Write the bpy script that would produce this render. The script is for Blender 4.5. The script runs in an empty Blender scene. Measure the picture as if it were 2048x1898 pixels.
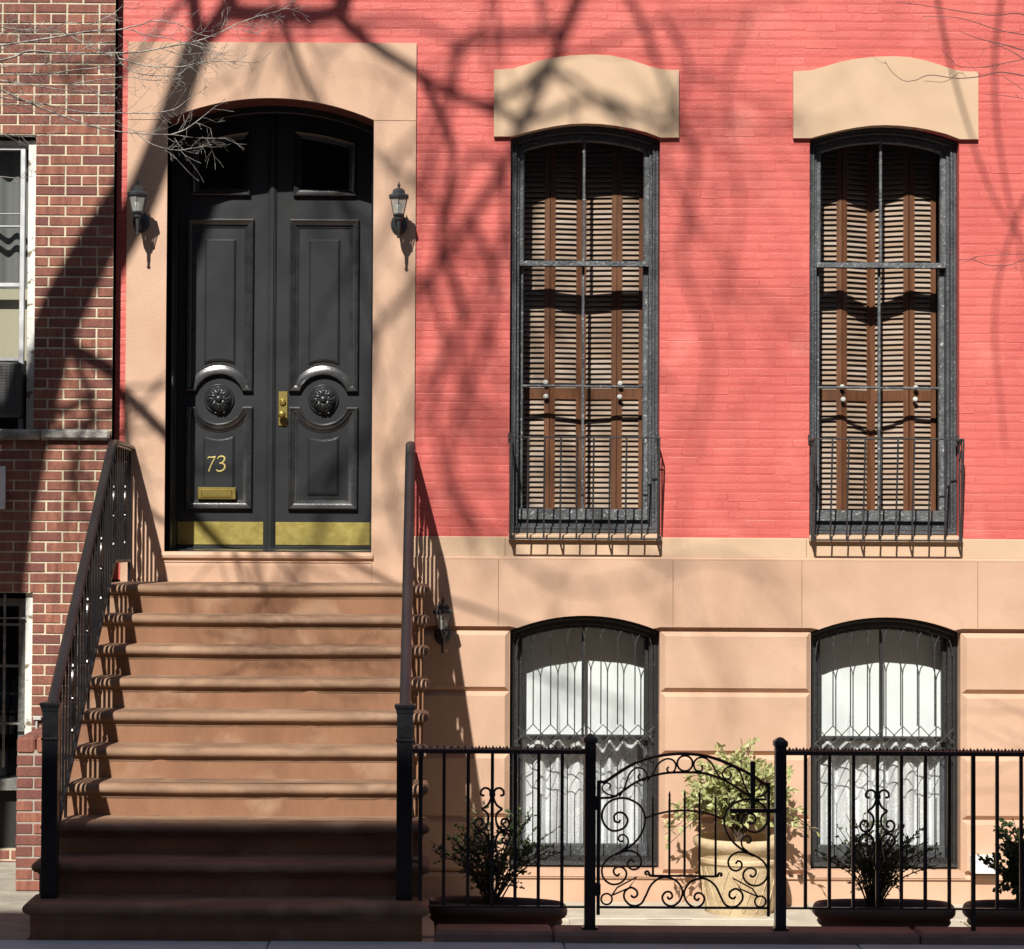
import bpy, math, random
from mathutils import Vector, Matrix, noise
from mathutils.geometry import tessellate_polygon
random.seed(7)
R = random.random
def U(a, b): return a + (b - a) * R()
scene = bpy.context.scene
col = scene.collection

# ------------------------------------------------------------------ camera
DIST = 15.5; CAMZ = 2.084; FPX = 4665.0; PITCH = math.atan(126 / FPX); ROLL = 0.0055
cam_d = bpy.data.cameras.new('camera'); cam = bpy.data.objects.new('camera', cam_d); col.objects.link(cam)
cam_d.sensor_width = 36; cam_d.lens = FPX / 2048 * 36; cam_d.shift_x = (1024 - 862) / 2048
cam_d.clip_start = 0.1; cam_d.clip_end = 500
CM = Matrix.Rotation(math.pi / 2 + PITCH, 3, 'X') @ Matrix.Rotation(ROLL, 3, 'Z')
cam.matrix_world = Matrix.Translation((0, -DIST, CAMZ)) @ CM.to_4x4()
scene.camera = cam

# ------------------------------------------------------------------ sky, sun, exposure
SUN = Vector((0.25, 1.0, -0.95)).normalized()          # the way the light travels
world = bpy.data.worlds.new('World'); scene.world = world; world.use_nodes = True
wn = world.node_tree.nodes; wl = world.node_tree.links
sky = wn.new('ShaderNodeTexSky'); sky.sky_type = 'NISHITA'; sky.sun_disc = False
sky.sun_elevation = math.asin(-SUN.z); sky.sun_rotation = math.atan2(-SUN.x, -SUN.y) % (2 * math.pi)
sky.altitude = 10; sky.air_density = 1.0; sky.dust_density = 1.0
wl.new(sky.outputs['Color'], wn['Background'].inputs['Color']); wn['Background'].inputs['Strength'].default_value = 0.05
sun_d = bpy.data.lights.new('sun', 'SUN'); sun = bpy.data.objects.new('sun', sun_d); col.objects.link(sun)
sun_d.energy = 5.0; sun_d.angle = math.radians(0.5); sun_d.color = (1.0, 0.95, 0.87)
sun.rotation_euler = SUN.to_track_quat('-Z', 'Y').to_euler(); sun.location = (-5, -20, 20)
scene.view_settings.view_transform = 'Standard'; scene.view_settings.look = 'None'
scene.view_settings.exposure = 0.46; scene.view_settings.gamma = 1
scene.render.engine = 'CYCLES'
scene.cycles.max_bounces = 8; scene.cycles.transparent_max_bounces = 16
scene.cycles.caustics_reflective = False; scene.cycles.caustics_refractive = False

# ------------------------------------------------------------------ helpers
def pt(sx, sy, d=0.0):
    """a place measured in the photograph, on the upright plane d metres in front of the house"""
    v = CM @ Vector(((sx - 862) / FPX, -(sy - 949) / FPX, -1))
    t = (DIST - d) / v.y
    return Vector((v.x * t, -d, CAMZ + v.z * t))
def X(sx, sy, d=0.0): return pt(sx, sy, d).x
def Z(sx, sy, d=0.0): return pt(sx, sy, d).z

def tag(o, label=None, cat=None, group=None, kind=None):
    if label: o['label'] = label
    if cat: o['category'] = cat
    if group: o['group'] = group
    if kind: o['kind'] = kind
    return o
def empty(name, loc, label=None, cat=None, group=None):
    o = bpy.data.objects.new(name, None); o.empty_display_size = 0.1
    o.location = loc; col.objects.link(o)
    return tag(o, label, cat, group)
def copy_tree(o, parent=None):
    c = o.copy(); col.objects.link(c)
    if parent: c.parent = parent
    for ch in o.children: copy_tree(ch, c)
    return c
def root_loc(p):
    v = Vector((0, 0, 0))
    while p is not None:
        v += p.location; p = p.parent
    return v

class MB:
    def __init__(s): s.v = []; s.f = []; s.c = []
    def add(s, vs, fs, c=None):
        n = len(s.v); s.v += [tuple(v) for v in vs]
        s.f += [tuple(i + n for i in f) for f in fs]
        s.c += [c if c is not None else 0.5] * len(fs)
    def box(s, x0, x1, y0, y1, z0, z1, bev=0.0, c=None):
        if x0 > x1: x0, x1 = x1, x0
        if y0 > y1: y0, y1 = y1, y0
        if z0 > z1: z0, z1 = z1, z0
        if bev <= 0:
            vs = [(x, y, z) for x in (x0, x1) for y in (y0, y1) for z in (z0, z1)]
            s.add(vs, [(0, 1, 3, 2), (4, 6, 7, 5), (0, 4, 5, 1), (2, 3, 7, 6), (0, 2, 6, 4), (1, 5, 7, 3)], c); return
        b = min(bev, (x1 - x0) / 2.01, (y1 - y0) / 2.01, (z1 - z0) / 2.01)
        rings = []
        for z, o in ((z0, b), (z0 + b, 0), (z1 - b, 0), (z1, b)):
            rings.append([(x0 + o, y0 + b + 0, z), (x0 + b + 0, y0 + o, z), (x1 - b, y0 + o, z), (x1 - o, y0 + b, z),
                          (x1 - o, y1 - b, z), (x1 - b, y1 - o, z), (x0 + b, y1 - o, z), (x0 + o, y1 - b, z)])
        s.loft(rings, cap=True, c=c)
    def loft(s, rings, closed=True, cap=False, c=None):
        n = len(rings[0]); vs = [p for r in rings for p in r]; fs = []
        for i in range(len(rings) - 1):
            for j in range(n if closed else n - 1):
                k = (j + 1) % n
                fs.append((i * n + j, i * n + k, (i + 1) * n + k, (i + 1) * n + j))
        if cap: fs += [tuple(range(n))[::-1], tuple((len(rings) - 1) * n + j for j in range(n))]
        s.add(vs, fs, c)
    def tube(s, pts, r, n=6, square=False, flat=None, cap=True):
        """tube through pts; r a number or one per point; square: 4 sides, faces to the axes"""
        pts = [Vector(p) for p in pts]
        if square: n = 4
        rings = []; up = None; m = len(pts)
        for i, p in enumerate(pts):
            d = (pts[min(i + 1, m - 1)] - pts[max(i - 1, 0)])
            if d.length < 1e-9: d = Vector((0, 0, 1))
            d.normalize()
            if up is None:
                up = Vector((0, -1, 0)) if abs(d.y) < 0.9 else Vector((1, 0, 0))
            up = (up - d * up.dot(d))
            if up.length < 1e-6: up = d.orthogonal()
            up.normalize(); sd = d.cross(up)
            rr = r[i] if isinstance(r, (list, tuple)) else r
            ring = []
            for k in range(n):
                a = 2 * math.pi * (k + (0.5 if square else 0)) / n
                q = rr * (1.4142 if square else 1)
                w = flat if flat else 1.0
                ring.append(p + sd * (math.cos(a) * q) + up * (math.sin(a) * q * w))
            rings.append(ring)
        s.loft(rings, cap=cap)
    def lathe(s, cx, cy, prof, n=24, sx=1.0, sy=1.0, cap=True):
        s.loft([[(cx + math.cos(2 * math.pi * k / n) * r * sx, cy + math.sin(2 * math.pi * k / n) * r * sy, z)
                 for k in range(n)] for r, z in prof], cap=cap)
    def poly(s, loops, yf, yb, sides=True, back=False):
        """flat polygon with holes in x,z at depth y=yf, its edges run back to yb"""
        flat = [p for l in loops for p in l]
        tri = tessellate_polygon([[Vector((p[0], p[1], 0)) for p in l] for l in loops])
        s.add([(p[0], yf, p[1]) for p in flat], [tuple(t) for t in tri])
        if back: s.add([(p[0], yb, p[1]) for p in flat], [tuple(t) for t in tri])
        if sides:
            for l in loops:
                n = len(l)
                for i in range(n):
                    a, b = l[i], l[(i + 1) % n]
                    s.add([(a[0], yf, a[1]), (b[0], yf, b[1]), (b[0], yb, b[1]), (a[0], yb, a[1])], [(0, 1, 2, 3)])
    def sweep(s, path, prof, y=0.0, closed=True):
        """mitred moulding: path in x,z counter-clockwise, prof = (offset inwards, height towards the viewer)"""
        n = len(path); rings = []
        for i in range(n):
            a = Vector(path[(i - 1) % n]); b = Vector(path[i]); c = Vector(path[(i + 1) % n])
            if not closed and i == 0: a = b * 2 - c
            if not closed and i == n - 1: c = b * 2 - a
            d1 = (b - a).normalized(); d2 = (c - b).normalized()
            n1 = Vector((-d1.y, d1.x)); n2 = Vector((-d2.y, d2.x))
            m = n1 + n2
            if m.length < 1e-6: m = n1
            m.normalize(); k = 1 / max(0.35, m.dot(n1))
            rings.append([(b.x + m.x * o * k, y - h, b.y + m.y * o * k) for o, h in prof])
        if closed: rings.append(rings[0])
        s.loft(rings, closed=False)
    def build(s, name, mat, parent=None, smooth=False, split=30):
        me = bpy.data.meshes.new(name)
        off = root_loc(parent) if parent is not None else Vector((0, 0, 0))
        me.from_pydata([(v[0] - off.x, v[1] - off.y, v[2] - off.z) for v in s.v], [], s.f)
        me.materials.append(mat)
        at = me.attributes.new('rnd', 'FLOAT', 'FACE')
        at.data.foreach_set('value', s.c)
        import bmesh
        bm = bmesh.new(); bm.from_mesh(me)
        bmesh.ops.recalc_face_normals(bm, faces=bm.faces)
        if smooth:
            bmesh.ops.remove_doubles(bm, verts=bm.verts, dist=1e-5)
            for f in bm.faces: f.smooth = True
            for e in bm.edges:
                if len(e.link_faces) == 2 and e.calc_face_angle(0) > math.radians(split): e.smooth = False
        bm.to_mesh(me); bm.free()
        o = bpy.data.objects.new(name, me); col.objects.link(o)
        if parent is not None: o.parent = parent
        return o

def catmull(pts, k=6):
    P = [Vector(p) for p in pts]; out = []
    P = [P[0] * 2 - P[1]] + P + [P[-1] * 2 - P[-2]]
    for i in range(1, len(P) - 2):
        a, b, c, d = P[i - 1], P[i], P[i + 1], P[i + 2]
        for j in range(k):
            t = j / k
            out.append(0.5 * (2 * b + (c - a) * t + (2 * a - 5 * b + 4 * c - d) * t * t + (3 * b - a - 3 * c + d) * t ** 3))
    out.append(P[-2]); return out
def taper(n, a, b): return [a + (b - a) * i / max(1, n - 1) for i in range(n)]
def arc(x0, x1, zs, za, n=20):
    """points of a segmental arch from (x0,zs) over the apex za to (x1,zs)"""
    h = (x1 - x0) / 2; r = za - zs; Rr = (h * h + r * r) / (2 * r); cx = (x0 + x1) / 2; cz = za - Rr
    a0 = math.atan2(zs - cz, x0 - cx); a1 = math.atan2(zs - cz, x1 - cx)
    return [(cx + Rr * math.cos(a0 + (a1 - a0) * i / n), cz + Rr * math.sin(a0 + (a1 - a0) * i / n)) for i in range(n + 1)]

# ------------------------------------------------------------------ materials
def mat(name, c1, c2=None, rough=0.6, metal=0.0, scale=3.0, bump=0.0, bscale=60.0, detail=4.0, spec=0.5,
        rnd=0.0, c3=None, stretch=None, coat=0.0, lo=0.35, hi=0.65, spots=None):
    m = bpy.data.materials.new(name); m.use_nodes = True
    nt = m.node_tree; N = nt.nodes; L = nt.links; b = N['Principled BSDF']
    b.inputs['Roughness'].default_value = rough; b.inputs['Metallic'].default_value = metal
    b.inputs['Specular IOR Level'].default_value = spec; b.inputs['Coat Weight'].default_value = coat
    tc = N.new('ShaderNodeTexCoord'); mp = N.new('ShaderNodeMapping')
    L.new(tc.outputs['Object'], mp.inputs['Vector'])
    if stretch: mp.inputs['Scale'].default_value = stretch
    out = None
    def rgb(c):
        n = N.new('ShaderNodeRGB'); n.outputs[0].default_value = (*c, 1); return n.outputs[0]
    out = rgb(c1)
    if c2:
        no = N.new('ShaderNodeTexNoise'); no.inputs['Scale'].default_value = scale; no.inputs['Detail'].default_value = detail
        no.inputs['Roughness'].default_value = 0.6
        L.new(mp.outputs['Vector'], no.inputs['Vector'])
        mr = N.new('ShaderNodeMapRange'); mr.inputs['From Min'].default_value = lo; mr.inputs['From Max'].default_value = hi
        L.new(no.outputs['Fac'], mr.inputs['Value'])
        mx = N.new('ShaderNodeMix'); mx.data_type = 'RGBA'
        L.new(mr.outputs['Result'], mx.inputs['Factor']); L.new(out, mx.inputs['A']); L.new(rgb(c2), mx.inputs['B'])
        out = mx.outputs['Result']
    if c3:       # per brick tone
        at = N.new('ShaderNodeAttribute'); at.attribute_name = 'rnd'
        mx = N.new('ShaderNodeMix'); mx.data_type = 'RGBA'
        ma = N.new('ShaderNodeMath'); ma.operation = 'MULTIPLY'; ma.inputs[1].default_value = rnd
        L.new(at.outputs['Fac'], ma.inputs[0]); L.new(ma.outputs[0], mx.inputs['Factor'])
        L.new(out, mx.inputs['A']); L.new(rgb(c3), mx.inputs['B']); out = mx.outputs['Result']
    if spots:    # (colour, scale, threshold, softness)
        no = N.new('ShaderNodeTexNoise'); no.inputs['Scale'].default_value = spots[1]; no.inputs['Detail'].default_value = 6
        L.new(tc.outputs['Object'], no.inputs['Vector'])
        mr = N.new('ShaderNodeMapRange'); mr.inputs['From Min'].default_value = spots[2]; mr.inputs['From Max'].default_value = spots[2] + spots[3]
        L.new(no.outputs['Fac'], mr.inputs['Value'])
        mx = N.new('ShaderNodeMix'); mx.data_type = 'RGBA'
        L.new(mr.outputs['Result'], mx.inputs['Factor']); L.new(out, mx.inputs['A']); L.new(rgb(spots[0]), mx.inputs['B'])
        out = mx.outputs['Result']
    L.new(out, b.inputs['Base Color'])
    if bump:
        no = N.new('ShaderNodeTexNoise'); no.inputs['Scale'].default_value = bscale; no.inputs['Detail'].default_value = 5
        L.new(mp.outputs['Vector'], no.inputs['Vector'])
        bp = N.new('ShaderNodeBump'); bp.inputs['Strength'].default_value = bump; bp.inputs['Distance'].default_value = 0.01
        L.new(no.outputs['Fac'], bp.inputs['Height']); L.new(bp.outputs['Normal'], b.inputs['Normal'])
    return m

M = {}
M['red'] = mat('red_paint', (0.61, 0.140, 0.118), (0.52, 0.106, 0.092), rough=0.5, scale=1.7, bump=0.28, bscale=60,
               c3=(0.52, 0.095, 0.085), rnd=0.3, spots=((0.66, 0.19, 0.16), 2.6, 0.58, 0.2))
M['red_joint'] = mat('red_paint_joint', (0.60, 0.125, 0.11), rough=0.6)
M['stone'] = mat('brownstone_paint', (0.58, 0.385, 0.272), (0.50, 0.315, 0.215), rough=0.8, scale=1.4, bump=0.35, bscale=170,
                 spots=((0.46, 0.29, 0.20), 2.3, 0.60, 0.16))
M['lintel'] = mat('lintel_paint', (0.57, 0.405, 0.275), (0.53, 0.37, 0.245), rough=0.8, scale=2.5, bump=0.2, bscale=160)
M['step'] = mat('step_brownstone', (0.30, 0.182, 0.110), (0.175, 0.100, 0.060), rough=0.8, scale=2.5, bump=0.3, bscale=120,
                spots=((0.35, 0.225, 0.145), 3.0, 0.56, 0.14), stretch=(1, 2, 2))
M['riser'] = mat('riser_brownstone', (0.29, 0.148, 0.080), (0.20, 0.096, 0.053), rough=0.85, scale=2.6, bump=0.35, bscale=90, stretch=(1.6, 1, 0.35), lo=0.3, hi=0.72,
                 spots=((0.33, 0.20, 0.125), 2.4, 0.58, 0.1))
M['kerb'] = mat('kerb_stone', (0.30, 0.19, 0.15), (0.22, 0.14, 0.115), rough=0.85, scale=5, bump=0.4, bscale=90)
M['slate'] = mat('sidewalk_concrete', (0.58, 0.65, 0.63), (0.50, 0.57, 0.56), rough=0.9, scale=6, bump=0.3, bscale=140)
M['asphalt'] = mat('asphalt', (0.055, 0.055, 0.057), (0.04, 0.04, 0.042), rough=0.9, scale=6, bump=0.4, bscale=120)
M['yard'] = mat('yard_flagstone', (0.52, 0.47, 0.38), (0.40, 0.36, 0.29), rough=0.85, scale=4, bump=0.4, bscale=70)
M['pave'] = mat('side_paving', (0.40, 0.37, 0.30), (0.26, 0.24, 0.20), rough=0.9, scale=5, bump=0.4, bscale=60)
M['nbrick'] = mat('wirecut_brick', (0.37, 0.148, 0.095), (0.22, 0.080, 0.056), rough=0.85, scale=9, bump=0.9, bscale=90,
                  c3=(0.15, 0.055, 0.052), rnd=0.8, stretch=(3, 3, 0.6))
M['mortar'] = mat('cream_mortar', (0.66, 0.57, 0.41), (0.48, 0.42, 0.31), rough=0.9, scale=8, bump=0.6, bscale=120,
                  spots=((0.36, 0.32, 0.26), 2.2, 0.66, 0.08))
M['sillstone'] = mat('weathered_sill', (0.42, 0.40, 0.35), (0.16, 0.15, 0.14), rough=0.9, scale=14, bump=0.7, bscale=90)
M['door'] = mat('door_black_gloss', (0.019, 0.021, 0.023), (0.027, 0.029, 0.032), rough=0.31, scale=2.5, bump=0.06, bscale=30, spec=0.7, coat=0.0)
M['dooredge'] = mat('door_moulding_highlight', (0.025, 0.026, 0.028), (0.040, 0.041, 0.043), rough=0.26, scale=12, bump=0.08, bscale=60, spec=1.0)  # paler than the door paint: highlights and worn edges put into the colour
M['sash'] = mat('sash_weathered_highlight_paint', (0.12, 0.13, 0.14), (0.06, 0.066, 0.072), rough=0.45, scale=20, bump=0.6, bscale=60,
                 spots=((0.40, 0.41, 0.41), 48.0, 0.60, 0.10))  # lighter grey and pale spots paint edge highlights in beside the weathering
M['frame'] = mat('frame_dark_paint', (0.075, 0.081, 0.090), (0.042, 0.046, 0.051), rough=0.42, scale=9, bump=0.5, bscale=70,
                 spots=((0.20, 0.21, 0.22), 60.0, 0.62, 0.08))
M['frameblk'] = mat('frame_black_paint', (0.010, 0.010, 0.011), (0.016, 0.016, 0.016), rough=0.55, scale=9, bump=0.5, bscale=90,
                    spots=((0.35, 0.35, 0.33), 60.0, 0.70, 0.04))
M['iron'] = mat('iron_black_enamel', (0.007, 0.007, 0.008), (0.011, 0.011, 0.013), rough=0.28, scale=20, bump=0.15, bscale=60, spec=0.5)
M['ironold'] = mat('iron_old_paint', (0.022, 0.022, 0.023), (0.035, 0.035, 0.035), rough=0.5, scale=30, bump=0.6, bscale=110)
M['handrail'] = mat('handrail_enamel', (0.012, 0.012, 0.014), (0.018, 0.018, 0.020), rough=0.33, scale=4, bump=0.05, spec=0.5, coat=0.0)
M['wire'] = mat('grille_wire', (0.10, 0.10, 0.095), (0.03, 0.03, 0.03), rough=0.5, scale=18)
M['brass'] = mat('brass', (0.58, 0.47, 0.16), (0.50, 0.38, 0.11), rough=0.34, metal=0.85, scale=9, bump=0.12, bscale=14)
M['brassk'] = mat('brass_plate', (0.46, 0.38, 0.115), (0.34, 0.27, 0.07), rough=0.44, metal=0.55, scale=11, bump=0.35, bscale=18)
M['lampblk'] = mat('lamp_dark_metal', (0.035, 0.040, 0.043), (0.025, 0.028, 0.030), rough=0.45, scale=8)
M['white'] = mat('white_paint', (0.78, 0.78, 0.76), (0.66, 0.66, 0.64), rough=0.6, scale=9)
M['peel'] = mat('peeling_white_paint', (0.70, 0.70, 0.66), (0.60, 0.60, 0.56), rough=0.7, scale=16, bump=0.6, bscale=60,
                spots=((0.20, 0.17, 0.11), 15.0, 0.61, 0.04), stretch=(1, 1, 0.5))
M['alu'] = mat('aluminium_frame', (0.60, 0.61, 0.63), (0.45, 0.46, 0.48), rough=0.45, metal=0.3, scale=12)
M['blind'] = mat('white_shade', (0.85, 0.88, 0.90), (0.82, 0.85, 0.87), rough=0.8, scale=2)
M['slat'] = mat('shutter_slat_lit_wood', (0.56, 0.455, 0.395), (0.42, 0.31, 0.25), rough=0.38, scale=5, stretch=(1, 1, 9), c3=(0.38, 0.23, 0.14), rnd=0.6, spec=0.6)  # sun and sheen on the slats put into a paler wood tone
M['stile'] = mat('shutter_frame_wood', (0.22, 0.088, 0.042), (0.14, 0.056, 0.028), rough=0.42, scale=9, stretch=(6, 6, 0.6))
M['dark'] = mat('unlit_room_dark', (0.02, 0.019, 0.018), rough=0.9)  # near-black base paints the darkness of unlit interiors
M['roomwall'] = mat('unlit_room_plaster', (0.10, 0.095, 0.085), rough=0.9)  # blackish tone, the dimness of the rooms put into the plaster colour
M['pot'] = mat('plastic_terracotta', (0.16, 0.105, 0.085), (0.12, 0.08, 0.065), rough=0.6, scale=5, bump=0.1)
M['urn'] = mat('cream_urn', (0.56, 0.45, 0.29), (0.42, 0.31, 0.18), rough=0.8, scale=7, bump=0.5, bscale=60)
M['soil'] = mat('soil', (0.035, 0.025, 0.02), (0.05, 0.035, 0.025), rough=1, scale=30, bump=1, bscale=60)
M['stem'] = mat('shrub_stem', (0.09, 0.06, 0.04), (0.05, 0.035, 0.025), rough=0.8, scale=30)
M['bark'] = mat('tree_bark', (0.20, 0.17, 0.14), (0.12, 0.10, 0.085), rough=0.9, scale=12, bump=0.8, bscale=30)
M['twig'] = mat('pale_twig_shaded_bark', (0.46, 0.43, 0.38), (0.07, 0.055, 0.05), rough=0.7, scale=24)  # second, near-black tone paints in the shaded undersides of the twigs
M['twigred'] = mat('brown_twig_bark', (0.16, 0.09, 0.08), (0.10, 0.06, 0.055), rough=0.8, scale=24)
M['plate'] = mat('grey_plastic', (0.5, 0.5, 0.48), rough=0.5)
M['farbrick'] = mat('far_grey_brick', (0.15, 0.13, 0.12), (0.11, 0.10, 0.09), rough=0.9, scale=3)
def leafmat(name, a, b):
    m = mat(name, a, b, rough=0.45, scale=14, c3=b, rnd=0.8)
    nt = m.node_tree; N = nt.nodes; L = nt.links; p = N['Principled BSDF']
    tr = N.new('ShaderNodeBsdfTranslucent'); src = p.inputs['Base Color'].links[0].from_socket
    L.new(src, tr.inputs['Color']); mx = N.new('ShaderNodeMixShader'); mx.inputs[0].default_value = 0.3
    L.new(p.outputs[0], mx.inputs[1]); L.new(tr.outputs[0], mx.inputs[2]); L.new(mx.outputs[0], N['Material Output'].inputs['Surface'])
    return m
M['leafd'] = leafmat('dark_leaf', (0.13, 0.19, 0.07), (0.05, 0.085, 0.03))
M['leafl'] = leafmat('pale_leaf', (0.66, 0.64, 0.36), (0.38, 0.42, 0.17))
def glassmat(name, tint, base):
    m = bpy.data.materials.new(name); m.use_nodes = True
    nt = m.node_tree; N = nt.nodes; L = nt.links; N.remove(N['Principled BSDF'])
    t = N.new('ShaderNodeBsdfTransparent'); t.inputs['Color'].default_value = (*tint, 1)
    g = N.new('ShaderNodeBsdfGlossy'); g.inputs['Roughness'].default_value = 0.02
    f = N.new('ShaderNodeFresnel'); f.inputs['IOR'].default_value = 1.5
    no = N.new('ShaderNodeTexNoise'); no.inputs['Scale'].default_value = 3; tc = N.new('ShaderNodeTexCoord')
    L.new(tc.outputs['Object'], no.inputs['Vector'])
    bp = N.new('ShaderNodeBump'); bp.inputs['Strength'].default_value = 0.15; bp.inputs['Distance'].default_value = 0.01
    L.new(no.outputs['Fac'], bp.inputs['Height']); L.new(bp.outputs['Normal'], g.inputs['Normal'])
    ge = N.new('ShaderNodeNewGeometry'); ir = N.new('ShaderNodeMapRange'); ir.inputs['To Min'].default_value = 1.5; ir.inputs['To Max'].default_value = 1 / 1.5   # a thin pane reflects alike from both sides
    L.new(ge.outputs['Backfacing'], ir.inputs['Value']); L.new(ir.outputs['Result'], f.inputs['IOR'])
    mx = N.new('ShaderNodeMixShader'); L.new(f.outputs[0], mx.inputs[0])
    L.new(t.outputs[0], mx.inputs[1]); L.new(g.outputs[0], mx.inputs[2]); L.new(mx.outputs[0], N['Material Output'].inputs['Surface'])
    return m
M['glass'] = glassmat('window_glass', (0.88, 0.90, 0.89), 0.04)
M['glassdoor'] = glassmat('door_glass', (0.5, 0.5, 0.5), 0.04)
def lacemat():
    m = mat('lace', (0.86, 0.87, 0.90), rough=0.9)
    nt = m.node_tree; N = nt.nodes; L = nt.links; p = N['Principled BSDF']
    tc = N.new('ShaderNodeTexCoord'); vo = N.new('ShaderNodeTexVoronoi'); vo.inputs['Scale'].default_value = 60
    wv = N.new('ShaderNodeTexNoise'); wv.inputs['Scale'].default_value = 12
    L.new(tc.outputs['Object'], vo.inputs['Vector']); L.new(tc.outputs['Object'], wv.inputs['Vector'])
    ad = N.new('ShaderNodeMath'); ad.operation = 'ADD'
    L.new(vo.outputs['Distance'], ad.inputs[0]); L.new(wv.outputs['Fac'], ad.inputs[1])
    mr = N.new('ShaderNodeMapRange'); mr.inputs['From Min'].default_value = 0.70; mr.inputs['From Max'].default_value = 0.95
    mr.inputs['To Min'].default_value = 0.0; mr.inputs['To Max'].default_value = 0.22
    L.new(ad.outputs[0], mr.inputs['Value'])
    t = N.new('ShaderNodeBsdfTransparent'); mx = N.new('ShaderNodeMixShader')
    L.new(mr.outputs['Result'], mx.inputs[0]); L.new(p.outputs[0], mx.inputs[1]); L.new(t.outputs[0], mx.inputs[2])
    L.new(mx.outputs[0], N['Material Output'].inputs['Surface'])
    return m
M['lace'] = lacemat()

# ================================================================== setting
LANDZ = 1.782; RISE = 0.178; D0 = 0.89; TREAD = 0.271
YARDZ = -0.315
b = MB()
b.add([(-60, -60, -0.14), (60, -60, -0.14), (60, -3.2, -0.14), (-60, -3.2, -0.14)], [(0, 1, 2, 3)])
tag(b.build('road', M['asphalt']), kind='structure')
b = MB(); random.seed(41)
for (ya, yb_) in ((-3.375, -4.62), (-4.626, -5.9), (-5.906, -7.3), (-14.0, -15.9), (-15.906, -18.6)):
    x_ = -24 + U(0, 1)
    while x_ < 24:
        w_ = 1.52; b.box(x_, x_ + w_ - 0.007, yb_, ya, -0.2, -0.006 + U(-.0025, .0025), bev=0.006); x_ += w_
tag(b.build('sidewalk', M['slate']), kind='structure')
b = MB(); b.box(-8, -2.13, -3.375, -0.14, -0.4, -0.06)
tag(b.build('side_paving', M['pave']), kind='structure')
b = MB()
x = 0.02; random.seed(3)
while x < 8:
    w = U(0.7, 1.1)
    for y0, y1 in ((-3.14, -2.2), (-2.196, -1.35), (-1.346, -0.7), (-0.696, -0.02)):
        o = U(-0.25, 0.25)
        b.box(x + o, x + w - 0.006 + o, y0, y1 - 0.006, -0.5, YARDZ + U(-0.004, 0.004), bev=0.006)
    x += w
b.box(-0.3, 8, -3.14, 0, -0.6, YARDZ - 0.02)
tag(b.build('yard_paving', M['yard']), kind='structure')
b = MB()
x = 0.03
for w in (0.62, 1.9, 2.0, 2.2, 2.4):
    b.box(x, x + w - 0.006, -3.385, -3.14, -0.5, 0.048 + U(-0.002, 0.002), bev=0.016); x += w
tag(b.build('kerb', M['kerb']), kind='structure')

# ================================================================== red townhouse
house = empty('townhouse', (1.5, 0, 0), 'coral red painted brick townhouse with tan stone basement and black double door', 'house')
PITCHW = 1.995
HL = X(229, 500); HR = 7.0; HTOP = 8.6
dl, dr = X(334, 500), X(746.5, 500)             # door opening
dzs, dza = Z(542, 240), Z(542, 197)
w1l, w1r = X(1020, 650), X(1319.5, 650)         # tall window opening
wzs, wza = Z(1170, 276), Z(1170, 248)
COURSE_T = Z(1170, 1074); COURSE_B = Z(1170, 1113)
WSILL = Z(1170, 1066)
b_l, b_r = X(1019, 1500), X(1319, 1500)         # basement window opening
bzs, bza = Z(1170, 1262), Z(1170, 1231)
BSILL = Z(1170, 1737); GZ = [Z(1170, y) for y in (1262, 1383, 1508, 1635, 1745)]
PLINTH = Z(1170, 1745)
doorsill = LANDZ + 0.2

# ---- red brick skin: one mesh of single bricks over a joint sheet
def holes_upper():
    hs = [[(dl, doorsill)] + [(dr, doorsill)] + arc(dl, dr, dzs, dza)[::-1]]
    for k in range(2):
        s = PITCHW * k
        hs.append([(w1l + s, WSILL), (w1r + s, WSILL)] + [(p[0] + s, p[1]) for p in arc(w1l, w1r, wzs, wza)[::-1]])
    return hs
b = MB()
b.poly([[(HL, COURSE_T - 0.3), (HR, COURSE_T - 0.3), (HR, HTOP), (HL, HTOP)]] +
       [[p if p[1] > doorsill + .01 else (p[0], doorsill - 0.05) for p in holes_upper()[0]]] + [[(p[0], p[1] if p[1] > WSILL + .01 else WSILL - 0.04) for p in h] for h in holes_upper()[1:]], 0.0027, 0.30)
jo = b.build('mortar_joints', M['red_joint'], house)
b = MB(); random.seed(11)
CH = 0.0594; z = COURSE_T + 0.001; row = 0
sx0, sx1 = X(254, 500), X(831, 500); stz = Z(542, 86)
lintL, lintR = X(988, 200), X(1358, 200)
linttop = lambda s: Z(1170, 140)
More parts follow.
